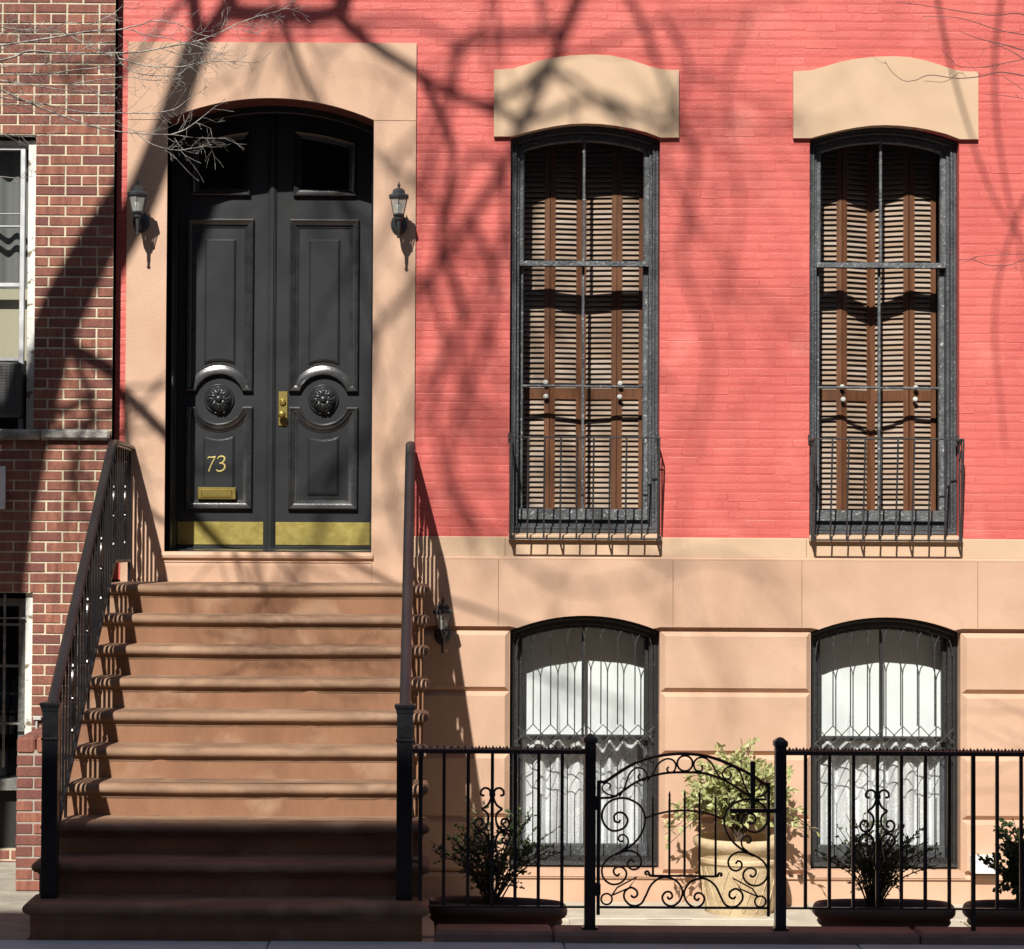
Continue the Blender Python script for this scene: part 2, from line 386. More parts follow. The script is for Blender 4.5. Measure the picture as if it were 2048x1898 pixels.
while z < HTOP:
    z1 = z + CH
    ex = []
    if z < stz - 0.01: ex.append((sx0 + 0.02, sx1 - 0.02))
    for k in range(2):
        s = PITCHW * k
        if z < wza: ex.append((w1l + s, w1r + s))
        if Z(1170, 268) < z < Z(1170, 150): ex.append((lintL + s + .02, lintR + s - .02))
    L0 = 0.205; hdr = (row % 7 == 3)
    if hdr: L0 = 0.103
    xx = HL - (row % 2) * L0 / 2 - U(0, 0.01)
    zw = lambda q: 0.0010 * noise.noise(Vector((q * 0.9, row * 0.13, 2)))
    while xx < HR:
        xa, xb = max(xx, HL), min(xx + L0, HR); xx += L0
        segs = [(xa, xb)]
        for e0, e1 in ex:
            ns = []
            for a, c in segs:
                if c <= e0 or a >= e1: ns.append((a, c)); continue
                if a < e0: ns.append((a, e0))
                if c > e1: ns.append((e1, c))
            segs = ns
        for a, c in segs:
            if c - a < 0.012: continue
            g = 0.0 if R() < 0.75 else U(0.0003, 0.001); dz0 = zw(a); dz1 = zw(c)
            zb_ = z + U(0.0, 0.0006); zt = z1 - U(0.0, 0.0005)
            f = -U(-0.0003, 0.0007); ct = U(0.0026, 0.0048); cb = U(0.014, 0.028); cs = U(0.0002, 0.0008)
            if R() < 0.18: ct *= 0.4
            if R() < 0.05: cb = 0.003
            if g > 0: cs = U(0.0015, 0.004)
            v = [(a + g, 0.0024, zb_ + dz0), (c - g, 0.0024, zb_ + dz1), (c - g, 0.0024, zt + dz1), (a + g, 0.0024, zt + dz0),
                 (a + g + cs, f + U(-.0003, .0003), zb_ + cb + dz0), (c - g - cs, f + U(-.0003, .0003), zb_ + cb + dz1),
                 (c - g - cs, f + U(-.0003, .0003), zt - ct + dz1), (a + g + cs, f + U(-.0003, .0003), zt - ct + dz0)]
            b.add(v, [(4, 5, 6, 7), (0, 1, 5, 4), (1, 2, 6, 5), (2, 3, 7, 6), (3, 0, 4, 7)], R() ** 2)
    z = z1; row += 1
wall = b.build('brick_wall', M['red'], house)
# ---- body behind: sides, rooms
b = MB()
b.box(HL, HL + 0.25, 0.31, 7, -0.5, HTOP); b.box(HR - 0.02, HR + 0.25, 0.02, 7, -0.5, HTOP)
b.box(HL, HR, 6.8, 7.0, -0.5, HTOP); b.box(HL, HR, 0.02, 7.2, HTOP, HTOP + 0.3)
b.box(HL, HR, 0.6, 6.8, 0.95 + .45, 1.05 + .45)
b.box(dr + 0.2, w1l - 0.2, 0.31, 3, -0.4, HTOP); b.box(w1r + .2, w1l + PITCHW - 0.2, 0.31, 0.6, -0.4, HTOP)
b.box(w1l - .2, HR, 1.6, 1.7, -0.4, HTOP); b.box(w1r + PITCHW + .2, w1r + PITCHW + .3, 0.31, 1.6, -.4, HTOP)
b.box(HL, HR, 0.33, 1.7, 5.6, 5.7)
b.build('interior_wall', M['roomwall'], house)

# ---- stone work
def arch_outline(xl, xr, zb, zs, za): return [(xl, zb), (xr, zb)] + arc(xl, xr, zs, za)[::-1]
b = MB()
xj = X(742, 1130)
b.poly([[(sx0, LANDZ - 0.3), (dl, LANDZ - 0.3), (dl, dzs)] + arc(dl, dr, dzs, dza)[1:-1] +
        [(dr, dzs), (dr, LANDZ - 0.3), (sx1, LANDZ - 0.3), (sx1, stz), (sx0, stz)]], -0.022, 0.27)
# chamfer line and shallow joints are cut as narrow recess boxes in a darker reveal
sur = b.build('door_surround', M['stone'], house)
b = MB()
for (xa, xb, zz) in ((dr + 0.001, sx1 - 0.001, Z(780, 242)), (sx0 + .001, dl - .001, Z(290, 240))):
    b = MB(); b.box(xa, xb, -0.0235, -0.02, zz - 0.002, zz + 0.002); b.build('joint', M['step'], sur)
b = MB(); b.box(dr + 0.002, dr + .005, -0.0235, -0.02, LANDZ, doorsill - 0.02); b.build('joint', M['step'], sur)
# arched threshold stone
b = MB()
prof = [(0.0, 0.0), (0.055, 0.0), (0.07, -0.008), (0.076, -0.022), (0.072, -0.04), (0.058, -0.05), (0.05, -0.055), (0.052, -0.068), (0.045, -0.075), (0.048, -0.09), (0.046, -0.10), (0.046, -0.21)]
b.loft([[(xx_, 0.6, doorsill)] + [(xx_, -o + 0.028, doorsill + dz) for o, dz in prof] for xx_ in (dl - 0.02, dr + 0.01)], closed=False)
for xx_ in (dl - 0.02, dr + 0.01):
    b.add([(xx_, 0.028, doorsill - 0.21)] + [(xx_, -o + 0.028, doorsill + dz) for o, dz in prof], [tuple(range(len(prof) + 1))])
b.build('threshold', M['stone'], house, smooth=True)

b = MB(); b.box(HL + .06, sx0 - 0.001, -0.016, 0.0, LANDZ - .3, Z(240, 1125)); b.build('base_stone', M['stone'], house)
# lintels over the tall windows
def lint(s):
    q = lambda zx, zy: (X(960 + zx / 3.3, 80 + zy / 3.3, 0.03) + s, Z(960 + zx / 3.3 - (zx - 700) / 3.3, 80 + zy / 3.3 - 0.0055 * (zx - 700) / 3.3, 0.03))
    top = [(92, 195), (150, 193), (215, 188), (300, 163), (400, 134), (500, 114), (600, 101), (740, 95), (860, 101), (960, 122), (1060, 152), (1130, 177), (1190, 192), (1250, 197), (1313, 197)]
    bot = [(1313, 643), (1192, 643), (1100, 608), (1000, 583), (900, 565), (800, 554), (700, 550), (600, 554), (500, 567), (400, 586), (300, 610), (208, 636), (92, 636)]
    return [q(*p) for p in top][::-1], [q(*p) for p in bot][::-1]
for k in range(2):
    t, bo = lint(PITCHW * k); outl = bo + t
    b = MB(); b.poly([outl], -0.030, 0.08)
    e = 0.005
    b.build('window_lintel', M['lintel'], house)

# string course
b = MB()
cl = sx1
def band(b, x0, x1, prof):
    b.loft([[(x0, -d, z) for d, z in prof], [(x1, -d, z) for d, z in prof]], closed=True)
    b.add([(x0, -d, z) for d, z in prof], [tuple(range(len(prof)))]); b.add([(x1, -d, z) for d, z in prof], [tuple(range(len(prof)))])
joints_c = [cl, X(1010, 1090) , X(1606 + 6, 1090) , HR]
for a, c in zip(joints_c[:-1], joints_c[1:]):
    band(b, a + 0.0015, c - 0.0015, [(-0.2, COURSE_T), (0.006, COURSE_T), (0.016, COURSE_T - 0.006), (0.016, COURSE_B), (-0.2, COURSE_B)])
b.build('string_course', M['lintel'], house)
# basement stone: smooth band with arches
b = MB()
ZB = GZ[0]
def bandpoly(x0, x1):
    o = [(x0, ZB)]
    for k in range(2):
        s = PITCHW * k
        if x0 < b_l + s and x1 > b_r + s:
            o += [(b_l + s, bzs)] + [(p[0] + s, p[1]) for p in arc(b_l, b_r, bzs, bza)[1:-1]] + [(b_r + s, bzs)]
    return o + [(x1, ZB), (x1, COURSE_B - 0.02), (x0, COURSE_B - 0.02)]
c45 = 0.033
outl = bandpoly(sx1 + 0.001, HR)
# face stands proud; lower edge chamfered by a strip
yF, yB = -0.035, -0.002
b.poly([[(p[0], p[1] if p[1] != ZB and abs(p[1] - bzs) > 1e-6 else p[1] + c45 * 0.9) if abs(p[1] - ZB) < 1e-6 else p for p in outl]], yF, 0.30)
b.box(sx1 + .001, HR, yF + 0.0, 0.2, COURSE_B - 0.021, COURSE_B - 0.012)
b.add([(sx1, yF, COURSE_B - 0.012), (HR, yF, COURSE_B - 0.012), (HR, -0.010, COURSE_B + 0.002), (sx1, -0.010, COURSE_B + 0.002)], [(0, 1, 2, 3)])
bandm = b.build('basement_band', M['stone'], house)
b = MB()
for sx in (996.5, 1345, 1602, 1953):
    xx_ = X(sx, 1180); b = MB(); b.box(xx_ - 0.0018, xx_ + 0.0018, yF - 0.0012, yF + 0.003, ZB + 0.035, COURSE_B - 0.02); b.build('joint', M['step'], bandm)
for sx in (1432, 1800):
    xx_ = X(sx, 1770); b = MB(); b.box(xx_ - 0.0015, xx_ + 0.0015, -0.0292, -0.02, YARDZ, PLINTH - 0.03); b.build('joint', M['step'], bandm)
# basement wall core with window holes + chamfered blocks
b = MB()
hs = [[(b_l + PITCHW * k, BSILL), (b_r + PITCHW * k, BSILL)] + [(p[0] + PITCHW * k, p[1] + 0.001) for p in arc(b_l, b_r, bzs, bza)[::-1]] for k in range(2)]
b.poly([[(-0.6, -0.5), (HR, -0.5), (HR, ZB + 0.15), (-0.6, ZB + 0.15)]] + hs, yB + 0.002, 0.30)
cols = [(-0.6, b_l - 0.004), (b_r + 0.004, b_l + PITCHW - 0.004), (b_r + PITCHW + 0.004, HR)]
for i in range(4):
    zt, zb_ = GZ[i] , GZ[i + 1]
    for a, c in cols:
        cc = 0.030; v = []
        o1 = cc if i < 4 else 0.001
        for (o, y) in ((0.0, yB), (cc, yF)):
            v += [(a + o, y, zb_ + o), (c - o, y, zb_ + o), (c - o, y, zt - o), (a + o, y, zt - o)]
        b.add(v, [(4, 5, 6, 7), (0, 1, 5, 4), (1, 2, 6, 5), (2, 3, 7, 6), (3, 0, 4, 7)])
# plinth and sills
b.loft([[(xx_, 0.1, PLINTH), (xx_, -0.030, PLINTH - 0.001), (xx_, -0.044, PLINTH - 0.022), (xx_, -0.044, PLINTH - 0.03), (xx_, -0.028, PLINTH - 0.03), (xx_, -0.028, -0.5)] for xx_ in (-0.6, HR)], closed=False)
b.build('basement_wall', M['stone'], house)
for k in range(2):
    s = PITCHW * k; b = MB()
    b.loft([[(xx_, 0.32, BSILL + 0.02), (xx_, -0.035, BSILL - 0.012), (xx_, -0.05, BSILL - 0.016), (xx_, -0.05, BSILL - 0.045), (xx_, 0.3, BSILL - 0.045)] for xx_ in (b_l + s - 0.02, b_r + s + 0.02)], cap=True)
    b.build('basement_sill', M['stone'], house)
    b = MB()
    b.loft([[(xx_, 0.3, WSILL + 0.025), (xx_, -0.048, WSILL - 0.016), (xx_, -0.052, WSILL - 0.020), (xx_, -0.050, COURSE_T - 0.020), (xx_, 0.3, COURSE_T - 0.022)] for xx_ in (w1l + s - 0.006, w1r + s + 0.012)], cap=True)
    b.build('window_sill', M['lintel'], house)

# ---------------- tall windows
def inset(path, o):
    out = []; n = len(path)
    for i in range(n):
        a = Vector(path[i - 1]); q = Vector(path[i]); c = Vector(path[(i + 1) % n])
        d1 = (q - a).normalized(); d2 = (c - q).normalized(); n1 = Vector((-d1.y, d1.x)); n2 = Vector((-d2.y, d2.x))
        m = (n1 + n2).normalized(); k = 1 / max(0.35, m.dot(n1)); out.append((q.x + m.x * o * k, q.y + m.y * o * k))
    return out
def tall_window(s, lab, ang, knobs, kz):
    wl, wr = w1l + s, w1r + s; cx = (wl + wr) / 2
    op = [(wl + .001, WSILL), (wr - .001, WSILL)] + [(p[0] + s, p[1] - .001) for p in arc(w1l + .001, w1r - .001, wzs, wza)[::-1]]
    b = MB()
    b.sweep(op, [(0, -0.31), (0, -0.075), (0.006, -0.066), (0.020, -0.066), (0.024, -0.074), (0.030, -0.070), (0.040, -0.070), (0.044, -0.105), (0.062, -0.105), (0.066, -0.31)])
    z_sub = Z(1170, 1040, -.15); b.box(wl + 0.06, wr - 0.06, 0.15, 0.3, WSILL - 0.01, z_sub + 0.002)
    win = b.build('window', M['frame'], house)
    win['label'] = lab
    zm0, zm1 = Z(1170, 533, -.13), Z(1170, 523, -.13)
    i0 = 0.062
    top = inset(op, i0)
    # upper sash
    up = [(top[0][0], zm0), (top[1][0], zm0)] + top[2:]
    b = MB(); sw = 0.034
    b.sweep(up, [(0, -0.165), (0, -0.125), (sw - 0.008, -0.125), (sw, -0.135), (sw, -0.165)])
    b.box(up[0][0] - 0.0, up[1][0] + 0.0, 0.118, 0.17, zm0, zm1, bev=0.003)
    zt = wza - 0.08
    b.box(cx - 0.009, cx + 0.009, 0.127, 0.155, zm1, zt, bev=0.004)
    b.build('upper_sash', M['sash'], win)
    b = MB(); b.add([(p[0], 0.147, p[1]) for p in inset(up, sw * .5)], [tuple(range(len(up)))]); b.build('pane', M['glass'], win)
    # lower sash
    zl1 = zm1 + 0.01; zl0 = z_sub
    lo = [(top[0][0], zl0), (top[1][0], zl0), (top[1][0], zl1), (top[0][0], zl1)]
    b = MB(); b.sweep(lo, [(0, -0.215), (0, -0.175), (sw - 0.006, -0.175), (sw, -0.185), (sw, -0.215)])
    b.box(lo[0][0] + .002, lo[1][0] - .002, 0.12, 0.216, zl0, Z(1170, 1018, -.15), bev=0.004)
    zmid = Z(1170, 772, -.17)
    b.box(cx - 0.009, cx + 0.009, 0.177, 0.205, zl0, zl1, bev=0.004)
    b.box(lo[0][0] + .03, cx, 0.174, 0.205, zmid - 0.008, zmid + 0.008, bev=0.005)
    b.box(cx, lo[1][0] - .03, 0.174, 0.205, zmid - 0.010, zmid + 0.006, bev=0.005)
    b.build('lower_sash', M['sash'], win)
    b = MB(); b.add([(p[0], 0.197, p[1]) for p in inset(lo, sw * .5)], [(0, 1, 2, 3)]); b.build('pane', M['glass'], win)
    # shutters: four folding leaves
    zb_, zt_ = zl0 + 0.02, wza - 0.03
    xs = [top[0][0] + 0.012, wl + (X(1099, 700, -.4) - w1l), cx + 0.002, wl + (X(1233.5, 700, -.4) - w1l), top[1][0] - 0.006]
    ys = [0.40 + ang[0], 0.40, 0.40 + ang[1], 0.40 + ang[3], 0.40 + ang[2]]
    zmr = Z(1170, 788, -.4)
    for i in range(4):
        p0 = Vector((xs[i], ys[i], 0)); p1 = Vector((xs[i + 1], ys[i + 1], 0)); d = (p1 - p0); L0 = d.length; d.normalize()
        nrm = Vector((d.y, -d.x, 0))
        def bx(bb, a0, a1, n0, n1, z0, z1, tilt=0.0, c=None):
            vs = []
            for a in (a0, a1):
                for n_ in (n0, n1):
                    for zz in (z0, z1):
                        q = p0 + d * a + nrm * n_; vs.append((q.x, q.y, zz + (tilt if n_ == n1 else -tilt)))
            bb.add(vs, [(0, 1, 3, 2), (4, 6, 7, 5), (0, 4, 5, 1), (2, 3, 7, 6), (0, 2, 6, 4), (1, 5, 7, 3)], c)
        fr = MB(); st = 0.036 if i in (0, 2) else 0.036
        a_l = 0.001 + (0.03 if i == 2 else 0.0)*0; sl = st if i != 0 else 0.03
        bx(fr, 0.001, sl, -0.012, 0.012, zb_, zt_); bx(fr, L0 - st, L0 - 0.001, -0.012, 0.012, zb_, zt_)
        for zr, h in ((zb_, 0.03), (zmr - 0.035, 0.07), (zt_ - 0.05, 0.05)):
            bx(fr, sl, L0 - st, -0.010, 0.010, zr, zr + h)
        sh = fr.build('shutter', M['stile'], win)
        for za, zb2 in ((zb_ + 0.03, zmr - 0.035), (zmr + 0.035, zt_ - 0.05)):
            ln = MB(); n = int((zb2 - za) / 0.0348); stp = (zb2 - za) / n
            for j in range(n):
                zc = za + (j + 0.5) * stp; tl = -0.0125 + U(-0.001, 0.001)
                bx(ln, sl, L0 - st, -0.012, 0.011, zc - 0.0022, zc + 0.0022, tl, c=R())
            ln.build('louvre_slats', M['slat'], win)
    for kx, ky in knobs:
        c = pt(kx - 0.0, ky, -.37); c.x = c.x
        b = MB()
        n = 12
        b.loft([[(c.x + math.cos(2 * math.pi * k / n) * r, 0.385 - y, c.z + math.sin(2 * math.pi * k / n) * r) for k in range(n)] for r, y in ((0.006, 0), (0.006, 0.012), (0.016, 0.018), (0.018, 0.026), (0.012, 0.034), (0.002, 0.036))], cap=True)
        b.build('shutter_knob', M['white'], win, smooth=True)  # white colour stands for the bright reflections on the knobs
    return win
tall_window(0, 'tall window beside the stoop, its folding shutters almost flat', (0.015, 0.045, 0.01, 0.012), [(1091, 765), (1091.5, 793), (1240, 767), (1239, 794)], 0)
tall_window(PITCHW, 'tall window farther from the door, its shutters folded inwards at the middle', (0.02, 0.115, 0.02, 0.0), [(1684, 774), (1686, 799), (1831, 776), (1830, 799)], 0)

# ---------------- basement windows with shade, lace and iron grille
def base_window(s, sp, lab):
    xl, xr = b_l + s, b_r + s; cx = (xl + xr) / 2 - 0.002
    op = [(xl + .001, BSILL), (xr - .001, BSILL)] + [(p[0] + s, p[1] - .001) for p in arc(b_l + .001, b_r - .001, bzs, bza)[::-1]]
    b = MB()
    b.sweep(op, [(0, -0.31), (0, -0.09), (0.020, -0.085), (0.030, -0.09), (0.034, -0.105), (0.058, -0.105), (0.062, -0.13), (0.066, -0.31)])
    win = b.build('basement_window', M['frameblk'], house); win['label'] = lab
    ins = inset(op, 0.06); sw = 0.028
    zm = Z(1170, 1474, -.2); zb_ = Z(1170, 1724, -.15)
    up = [(ins[0][0], zm - 0.015), (ins[1][0], zm - 0.015)] + ins[2:]
    b = MB(); b.sweep(up, [(0, -0.19), (0, -0.15), (sw - .006, -0.15), (sw, -0.16), (sw, -0.19)])
    b.box(cx - 0.008, cx + 0.008, 0.152, 0.18, zm, bza - 0.08, bev=0.003); b.build('upper_sash', M['frameblk'], win)
    b = MB(); b.add([(p[0], 0.17, p[1]) for p in inset(up, .014)], [tuple(range(len(up)))]); b.build('pane', M['glass'], win)
    lo = [(ins[0][0], zb_), (ins[1][0], zb_), (ins[1][0], zm + 0.015), (ins[0][0], zm + 0.015)]
    b = MB(); b.sweep(lo, [(0, -0.235), (0, -0.195), (sw - .006, -0.195), (sw, -0.205), (sw, -0.235)])
    b.box(lo[0][0], lo[1][0], 0.18, 0.236, zb_ + 0.002, Z(1170, 1688, -.18), bev=.004)
    b.build('lower_sash', M['frame'], win)
    b = MB(); b.add([(p[0], 0.216, p[1]) for p in inset(lo, .014)], [(0, 1, 2, 3)]); b.build('pane', M['glass'], win)
    # shade
    b = MB()
    nx = 16
    for y in (0.30,):
        b.loft([[(xl + 0.03 + (xr - xl - 0.06) * i / nx, y + 0.003 * math.sin(i * 1.3), zz) for i in range(nx + 1)] for zz in (bza - 0.01, (zm + bza) / 2, zm - 0.012)], closed=False)
    b.build('roller_shade', M['blind'], win, smooth=True)
    b = MB(); b.tube([(xl + .03, 0.30, zm - 0.014), (xr - .03, 0.30, zm - 0.014)], 0.007, 6); b.build('shade_bar', M['blind'], win)
    # lace curtain in folds
    b = MB(); nn = 160; rows = []
    random.seed(int(31 + s * 10)); ph = [U(0, 6) for _ in range(5)]
    for j in range(15):
        zz = zm + 0.25 - (zm + 0.25 - (zb_ - 0.04)) * j / 14; r_ = []
        for i in range(nn + 1):
            u = i / nn; xx_ = xl + 0.04 + (xr - xl - 0.08) * u
            w = math.sin(u * 52 + ph[0] + 1.5 * math.sin(u * 7 + ph[1])) * (0.034 + 0.014 * math.sin(u * 17 + ph[2])) + 0.006 * math.sin(u * 118 + ph[3])
            r_.append((xx_, 0.335 + w * (0.7 + 0.5 * j / 14) + 0.008 * math.sin(j * 0.7 + u * 9), zz))
        rows.append(r_)
    b.loft(rows, closed=False); b.build('lace_curtain', M['lace'], win, smooth=True, split=180)
    # grille
    g = MB(); Y = -0.020 + 0.075; rr = 0.0042
    bars = [X(v, 1500, -.05) + s for v in (1066, 1101, 1135, 1168, 1201.5, 1235, 1269.7)]
    zfork = Z(1170, 1296, -.05); zd0 = Z(1170, 1449, -.05); zd1 = Z(1170, 1521, -.05); zlow = Z(1170, 1694, -.05); zbt = Z(1170, 1727, -.05)
    def ar(x): 
        h = (xr - xl) / 2; r = bza - bzs; Rr = (h * h + r * r) / (2 * r)
        return bza - Rr + math.sqrt(max(0, Rr * Rr - (x - (xl + xr) / 2) ** 2)) - 0.05
    for x_ in bars:
        g.tube([(x_, Y, ar(x_) - 0.12), (x_, Y, zd0)], rr, 6)
        g.tube([(x_, Y, zd1), (x_, Y, zlow)], rr, 6)
        g.tube([(x_ + 0.045 * math.cos(a), Y, zbt + (zlow - zbt) * math.sin(a)) for a in [math.pi * i / 10 for i in range(11)]], 0.0035, 5)
    sp_ = bars[1] - bars[0]
    ext = [bars[0] - sp_] + bars + [bars[-1] + sp_]
    for a, c in zip(ext[:-1], ext[1:]):
        m_ = (a + c) / 2; zt = ar(m_) - 0.005
        for sg, x_ in ((1, a), (-1, c)):
            if x_ < xl + 0.03 or x_ > xr - 0.03: continue
            z0 = ar(x_) - 0.12
            g.tube([(x_ + sg * sp_ * 0.5 * (1 - math.cos(t)), Y, z0 + (zt - z0) * math.sin(t)) for t in [math.pi / 2 * i / 8 for i in range(9)]], 0.0036, 5)
    g.box(xl + 0.015, xr - 0.012, Y - 0.008, Y + 0.008, zbt - 0.012, zbt + 0.006, bev=0.002)
    g.box(xl + 0.015, xr - 0.012, Y - 0.004, Y + 0.004, zbt + 0.012, zbt + 0.017, bev=0.001)
    g.build('window_grille', M['ironold'], win, smooth=True); g = MB()
    xa, xb = xl + 0.03, xr - 0.03
    H = zd0 - zd1
    for i in range(-2, 8):
        for sg in (1, -1):
            x0 = bars[0] + i * sp_; pts = []
            # line from (x0, zd0) to (x0 + sg*2sp, zd1), clipped to the opening
            t0, t1 = 0.0, 1.0; dx = sg * 2 * sp_
            for lim, side in ((xa - .012, 1), (xb + .012, -1)):
                pass
            def clip(t): return xa <= x0 + dx * t <= xb
            ts = [t / 40 for t in range(41) if clip(t / 40)]
            if len(ts) < 3: continue
            g.tube([(x0 + dx * ts[0], Y + 0.004 * sg, zd0 - H * ts[0]), (x0 + dx * ts[-1], Y + 0.004 * sg, zd0 - H * ts[-1])], 0.0034, 5)
    g.build('diamond_lattice', M['wire'], win, smooth=True)
base_window(0, 0, 'arched basement window nearer the stoop with white shade and lace')
base_window(PITCHW, 0, 'arched basement window farther from the stoop with white shade and lace')

# ---------------- double door
DY = 0.55
def dp(sx, sy): p = pt(sx, sy, -DY); return (p.x, p.z)
fl, fr_ = dl + 0.001, dr - 0.001
b = MB()
fo = [(fl, doorsill), (fr_, doorsill)] + [(p[0], p[1] - .002) for p in arc(fl, fr_, dzs, dza)[::-1]]
b.sweep(fo, [(0, -0.66), (0, -0.262), (0.008, -0.262), (0.014, -0.30), (0.014, -0.40), (0.022, -0.41), (0.022, -0.53), (0.03, -0.66)])
dframe = b.build('door_frame', M['door'], house)
dzb = dp(540, 1098)[1]
cxd = (dp(543, 700)[0])
inn = inset(fo, 0.022)
def ztop(x):
    h = (fr_ - fl) / 2; r = dza - dzs; Rr = (h * h + r * r) / (2 * r)
    return dza - Rr + math.sqrt(Rr * Rr - (x - (fl + fr_) / 2) ** 2) - 0.018
def leaf(side):
    xa, xb = (fl + 0.02, cxd - 0.028) if side < 0 else (cxd + 0.028, fr_ - 0.02)
    b = MB()
    outl = [(xa, dzb), (xb, dzb)] + [(xb + (xa - xb) * i / 8, ztop(xb + (xa - xb) * i / 8)) for i in range(9)]
    gl = (dp(399, 300)[0], dp(487, 300)[0]) if side < 0 else (dp(603, 300)[0], dp(699, 300)[0])
    gb = dp(540, 378)[1]; gt = ztop(gl[0]) - 0.16; gt2 = ztop(gl[1]) - 0.16
    if side > 0: gt, gt2 = gt2, gt
    def glz(x): return ztop(x) - 0.15
    gh = [(gl[0], gb), (gl[1], gb)] + [(gl[1] + (gl[0] - gl[1]) * i / 8, glz(gl[1] + (gl[0] - gl[1]) * i / 8)) for i in range(9)]
    b.poly([outl, gh], DY, DY + 0.05)
    lf = b.build('door_leaf', M['door'], house)
    # mouldings
    prof = [(-0.0005, 0), (-0.0005, 0.022), (0.005, 0.034), (0.011, 0.038), (0.015, 0.035), (0.018, 0.031), (0.040, 0.021), (0.043, 0.012), (0.057, 0.007), (0.060, 0.002), (0.066, 0.0)]
    prof2 = [(0, 0), (0, 0.022), (0.005, 0.033), (0.011, 0.037), (0.016, 0.032), (0.036, 0.023), (0.039, 0.013), (0.050, 0.008), (0.055, -0.01), (0.055, -0.02)]
    b = MB()
    o2 = 0.052; pg = inset(gh, -o2); b.sweep(pg, prof2, DY); b.build('glass_moulding', M['dooredge'], lf, smooth=True)
    b = MB(); b.add([(p[0], DY + 0.03, p[1]) for p in gh], [tuple(range(len(gh)))]); b.build('pane', M['glassdoor'], lf)
    if side < 0: xl, xr = dp(373, 640)[0], dp(507, 640)[0]; dd = 0
    else: xl, xr = dp(579, 640)[0], dp(717.5, 640)[0]; dd = 1
    cx = (xl + xr) / 2; cz = dp(540, 799)[1]
    rr = 0.168
    ztp = dp(540, 439)[1]; zf = dp(540, 783.5)[1]; zf2 = dp(540, 814)[1]; zbt = dp(540, 1019)[1]
    h1 = zf - cz; w1 = math.sqrt(rr * rr - h1 * h1); a1 = math.asin(h1 / rr)
    h2 = cz - zf2; w2 = math.sqrt(rr * rr - h2 * h2); a2 = math.asin(h2 / rr)
    P1 = [(xl, zf)] + [(cx - rr * math.cos(a), cz + rr * math.sin(a)) for a in [a1 + (math.pi - 2 * a1) * i / 18 for i in range(19)]] + [(xr, zf), (xr, ztp), (xl, ztp)]
    P2 = [(xl, zbt), (xr, zbt), (xr, zf2)] + [(cx + rr * math.cos(a), cz - rr * math.sin(a)) for a in [a2 + (math.pi - 2 * a2) * i / 18 for i in range(19)]] + [(xl, zf2)]
    b = MB(); b.sweep(P1, prof, DY); b.sweep(P2, prof, DY); b.build('panel_moulding', M['dooredge'], lf, smooth=True)
    # raised fields
    pr = [(0, 0), (0, 0.008), (0.013, 0.018), (0.016, 0.018)]
    hw = 0.107; r2 = 0.265
    q = math.asin(0); zt1 = dp(540, 479)[1]
    aa = math.acos(hw / r2)
    F1 = [(cx - hw, cz + r2 * math.sin(aa) )] + [(cx + r2 * math.cos(math.pi - aa - (math.pi - 2 * aa) * i / 10), cz + r2 * math.sin(math.pi - aa - (math.pi - 2 * aa) * i / 10)) for i in range(1, 10)] + [(cx + hw, cz + r2 * math.sin(aa)), (cx + hw, zt1), (cx - hw, zt1)]
    zb2 = dp(540, 989)[1]; r3 = 0.275; aa = math.acos(hw / r3)
    F2 = [(cx - hw, zb2), (cx + hw, zb2), (cx + hw, cz - r3 * math.sin(aa))] + [(cx + r3 * math.cos(-aa - (math.pi - 2 * aa) * i / 10), cz + r3 * math.sin(-aa - (math.pi - 2 * aa) * i / 10)) for i in range(1, 10)] + [(cx - hw, cz - r3 * math.sin(aa))]
    for F in (F1, F2):
        b = MB(); b.sweep(F, pr, DY); b.poly([inset(F, 0.0155)], DY - 0.018, DY - 0.01, sides=False)
        b.build('raised_panel', M['door'], lf)
    # rosette boss
    b = MB(); n = 48; rings = []
    prof3 = [(0.104, 0.0), (0.104, 0.012), (0.098, 0.020), (0.092, 0.018), (0.088, 0.026), (0.078, 0.045), (0.062, 0.060), (0.046, 0.066), (0.032, 0.064), (0.026, 0.060), (0.024, 0.070), (0.018, 0.080), (0.008, 0.085), (0.001, 0.085)]
    for r, h in prof3:
        ring = []
        for k in range(n):
            a = 2 * math.pi * k / n
            m = 0
            if 0.03 < r < 0.093: m = 0.009 * math.cos(8 * a) * math.sin((r - 0.03) / 0.063 * math.pi) + 0.004 * math.cos(16 * a + 1) * math.sin((r - 0.03) / 0.063 * math.pi * 2)
            ring.append((cx + r * math.cos(a), DY - h - m, cz + r * math.sin(a)))
        rings.append(ring)
    b.loft(rings, cap=True)
    for k in range(8):
        a = 2 * math.pi * k / 8 + 0.39; r0, r1 = 0.036, 0.080
        b.tube([(cx + r0 * math.cos(a - .25), DY - 0.069, cz + r0 * math.sin(a - .25)), (cx + 0.06 * math.cos(a), DY - 0.068, cz + 0.06 * math.sin(a)), (cx + r1 * math.cos(a + .25), DY - 0.045, cz + r1 * math.sin(a + .25))], [0.004, 0.006, 0.003], 6)
    b.build('rosette', M['door'], lf, smooth=True, split=60)
    # kick plate
    b = MB()
    if side < 0: k0, k1 = xa + 0.004, dp(526.7, 1060)[0]
    else: k0, k1 = dp(551, 1060)[0], xb - 0.004
    kz1, kz0 = dp(540, 1044)[1], dp(540, 1090)[1]
    b.box(k0, k1, DY - 0.006, DY - 0.0005, kz0, kz1, bev=0.002)
    n = 6
    for i in range(5):
        for zz in (kz0 + 0.012, kz1 - 0.012):
            x_ = k0 + 0.015 + (k1 - k0 - 0.03) * i / 4
            b.loft([[(x_ + r * math.cos(2 * math.pi * k / 8), DY - 0.006 - h, zz + r * math.sin(2 * math.pi * k / 8)) for k in range(8)] for r, h in ((0.0045, 0), (0.0035, 0.002), (0.001, 0.003))])
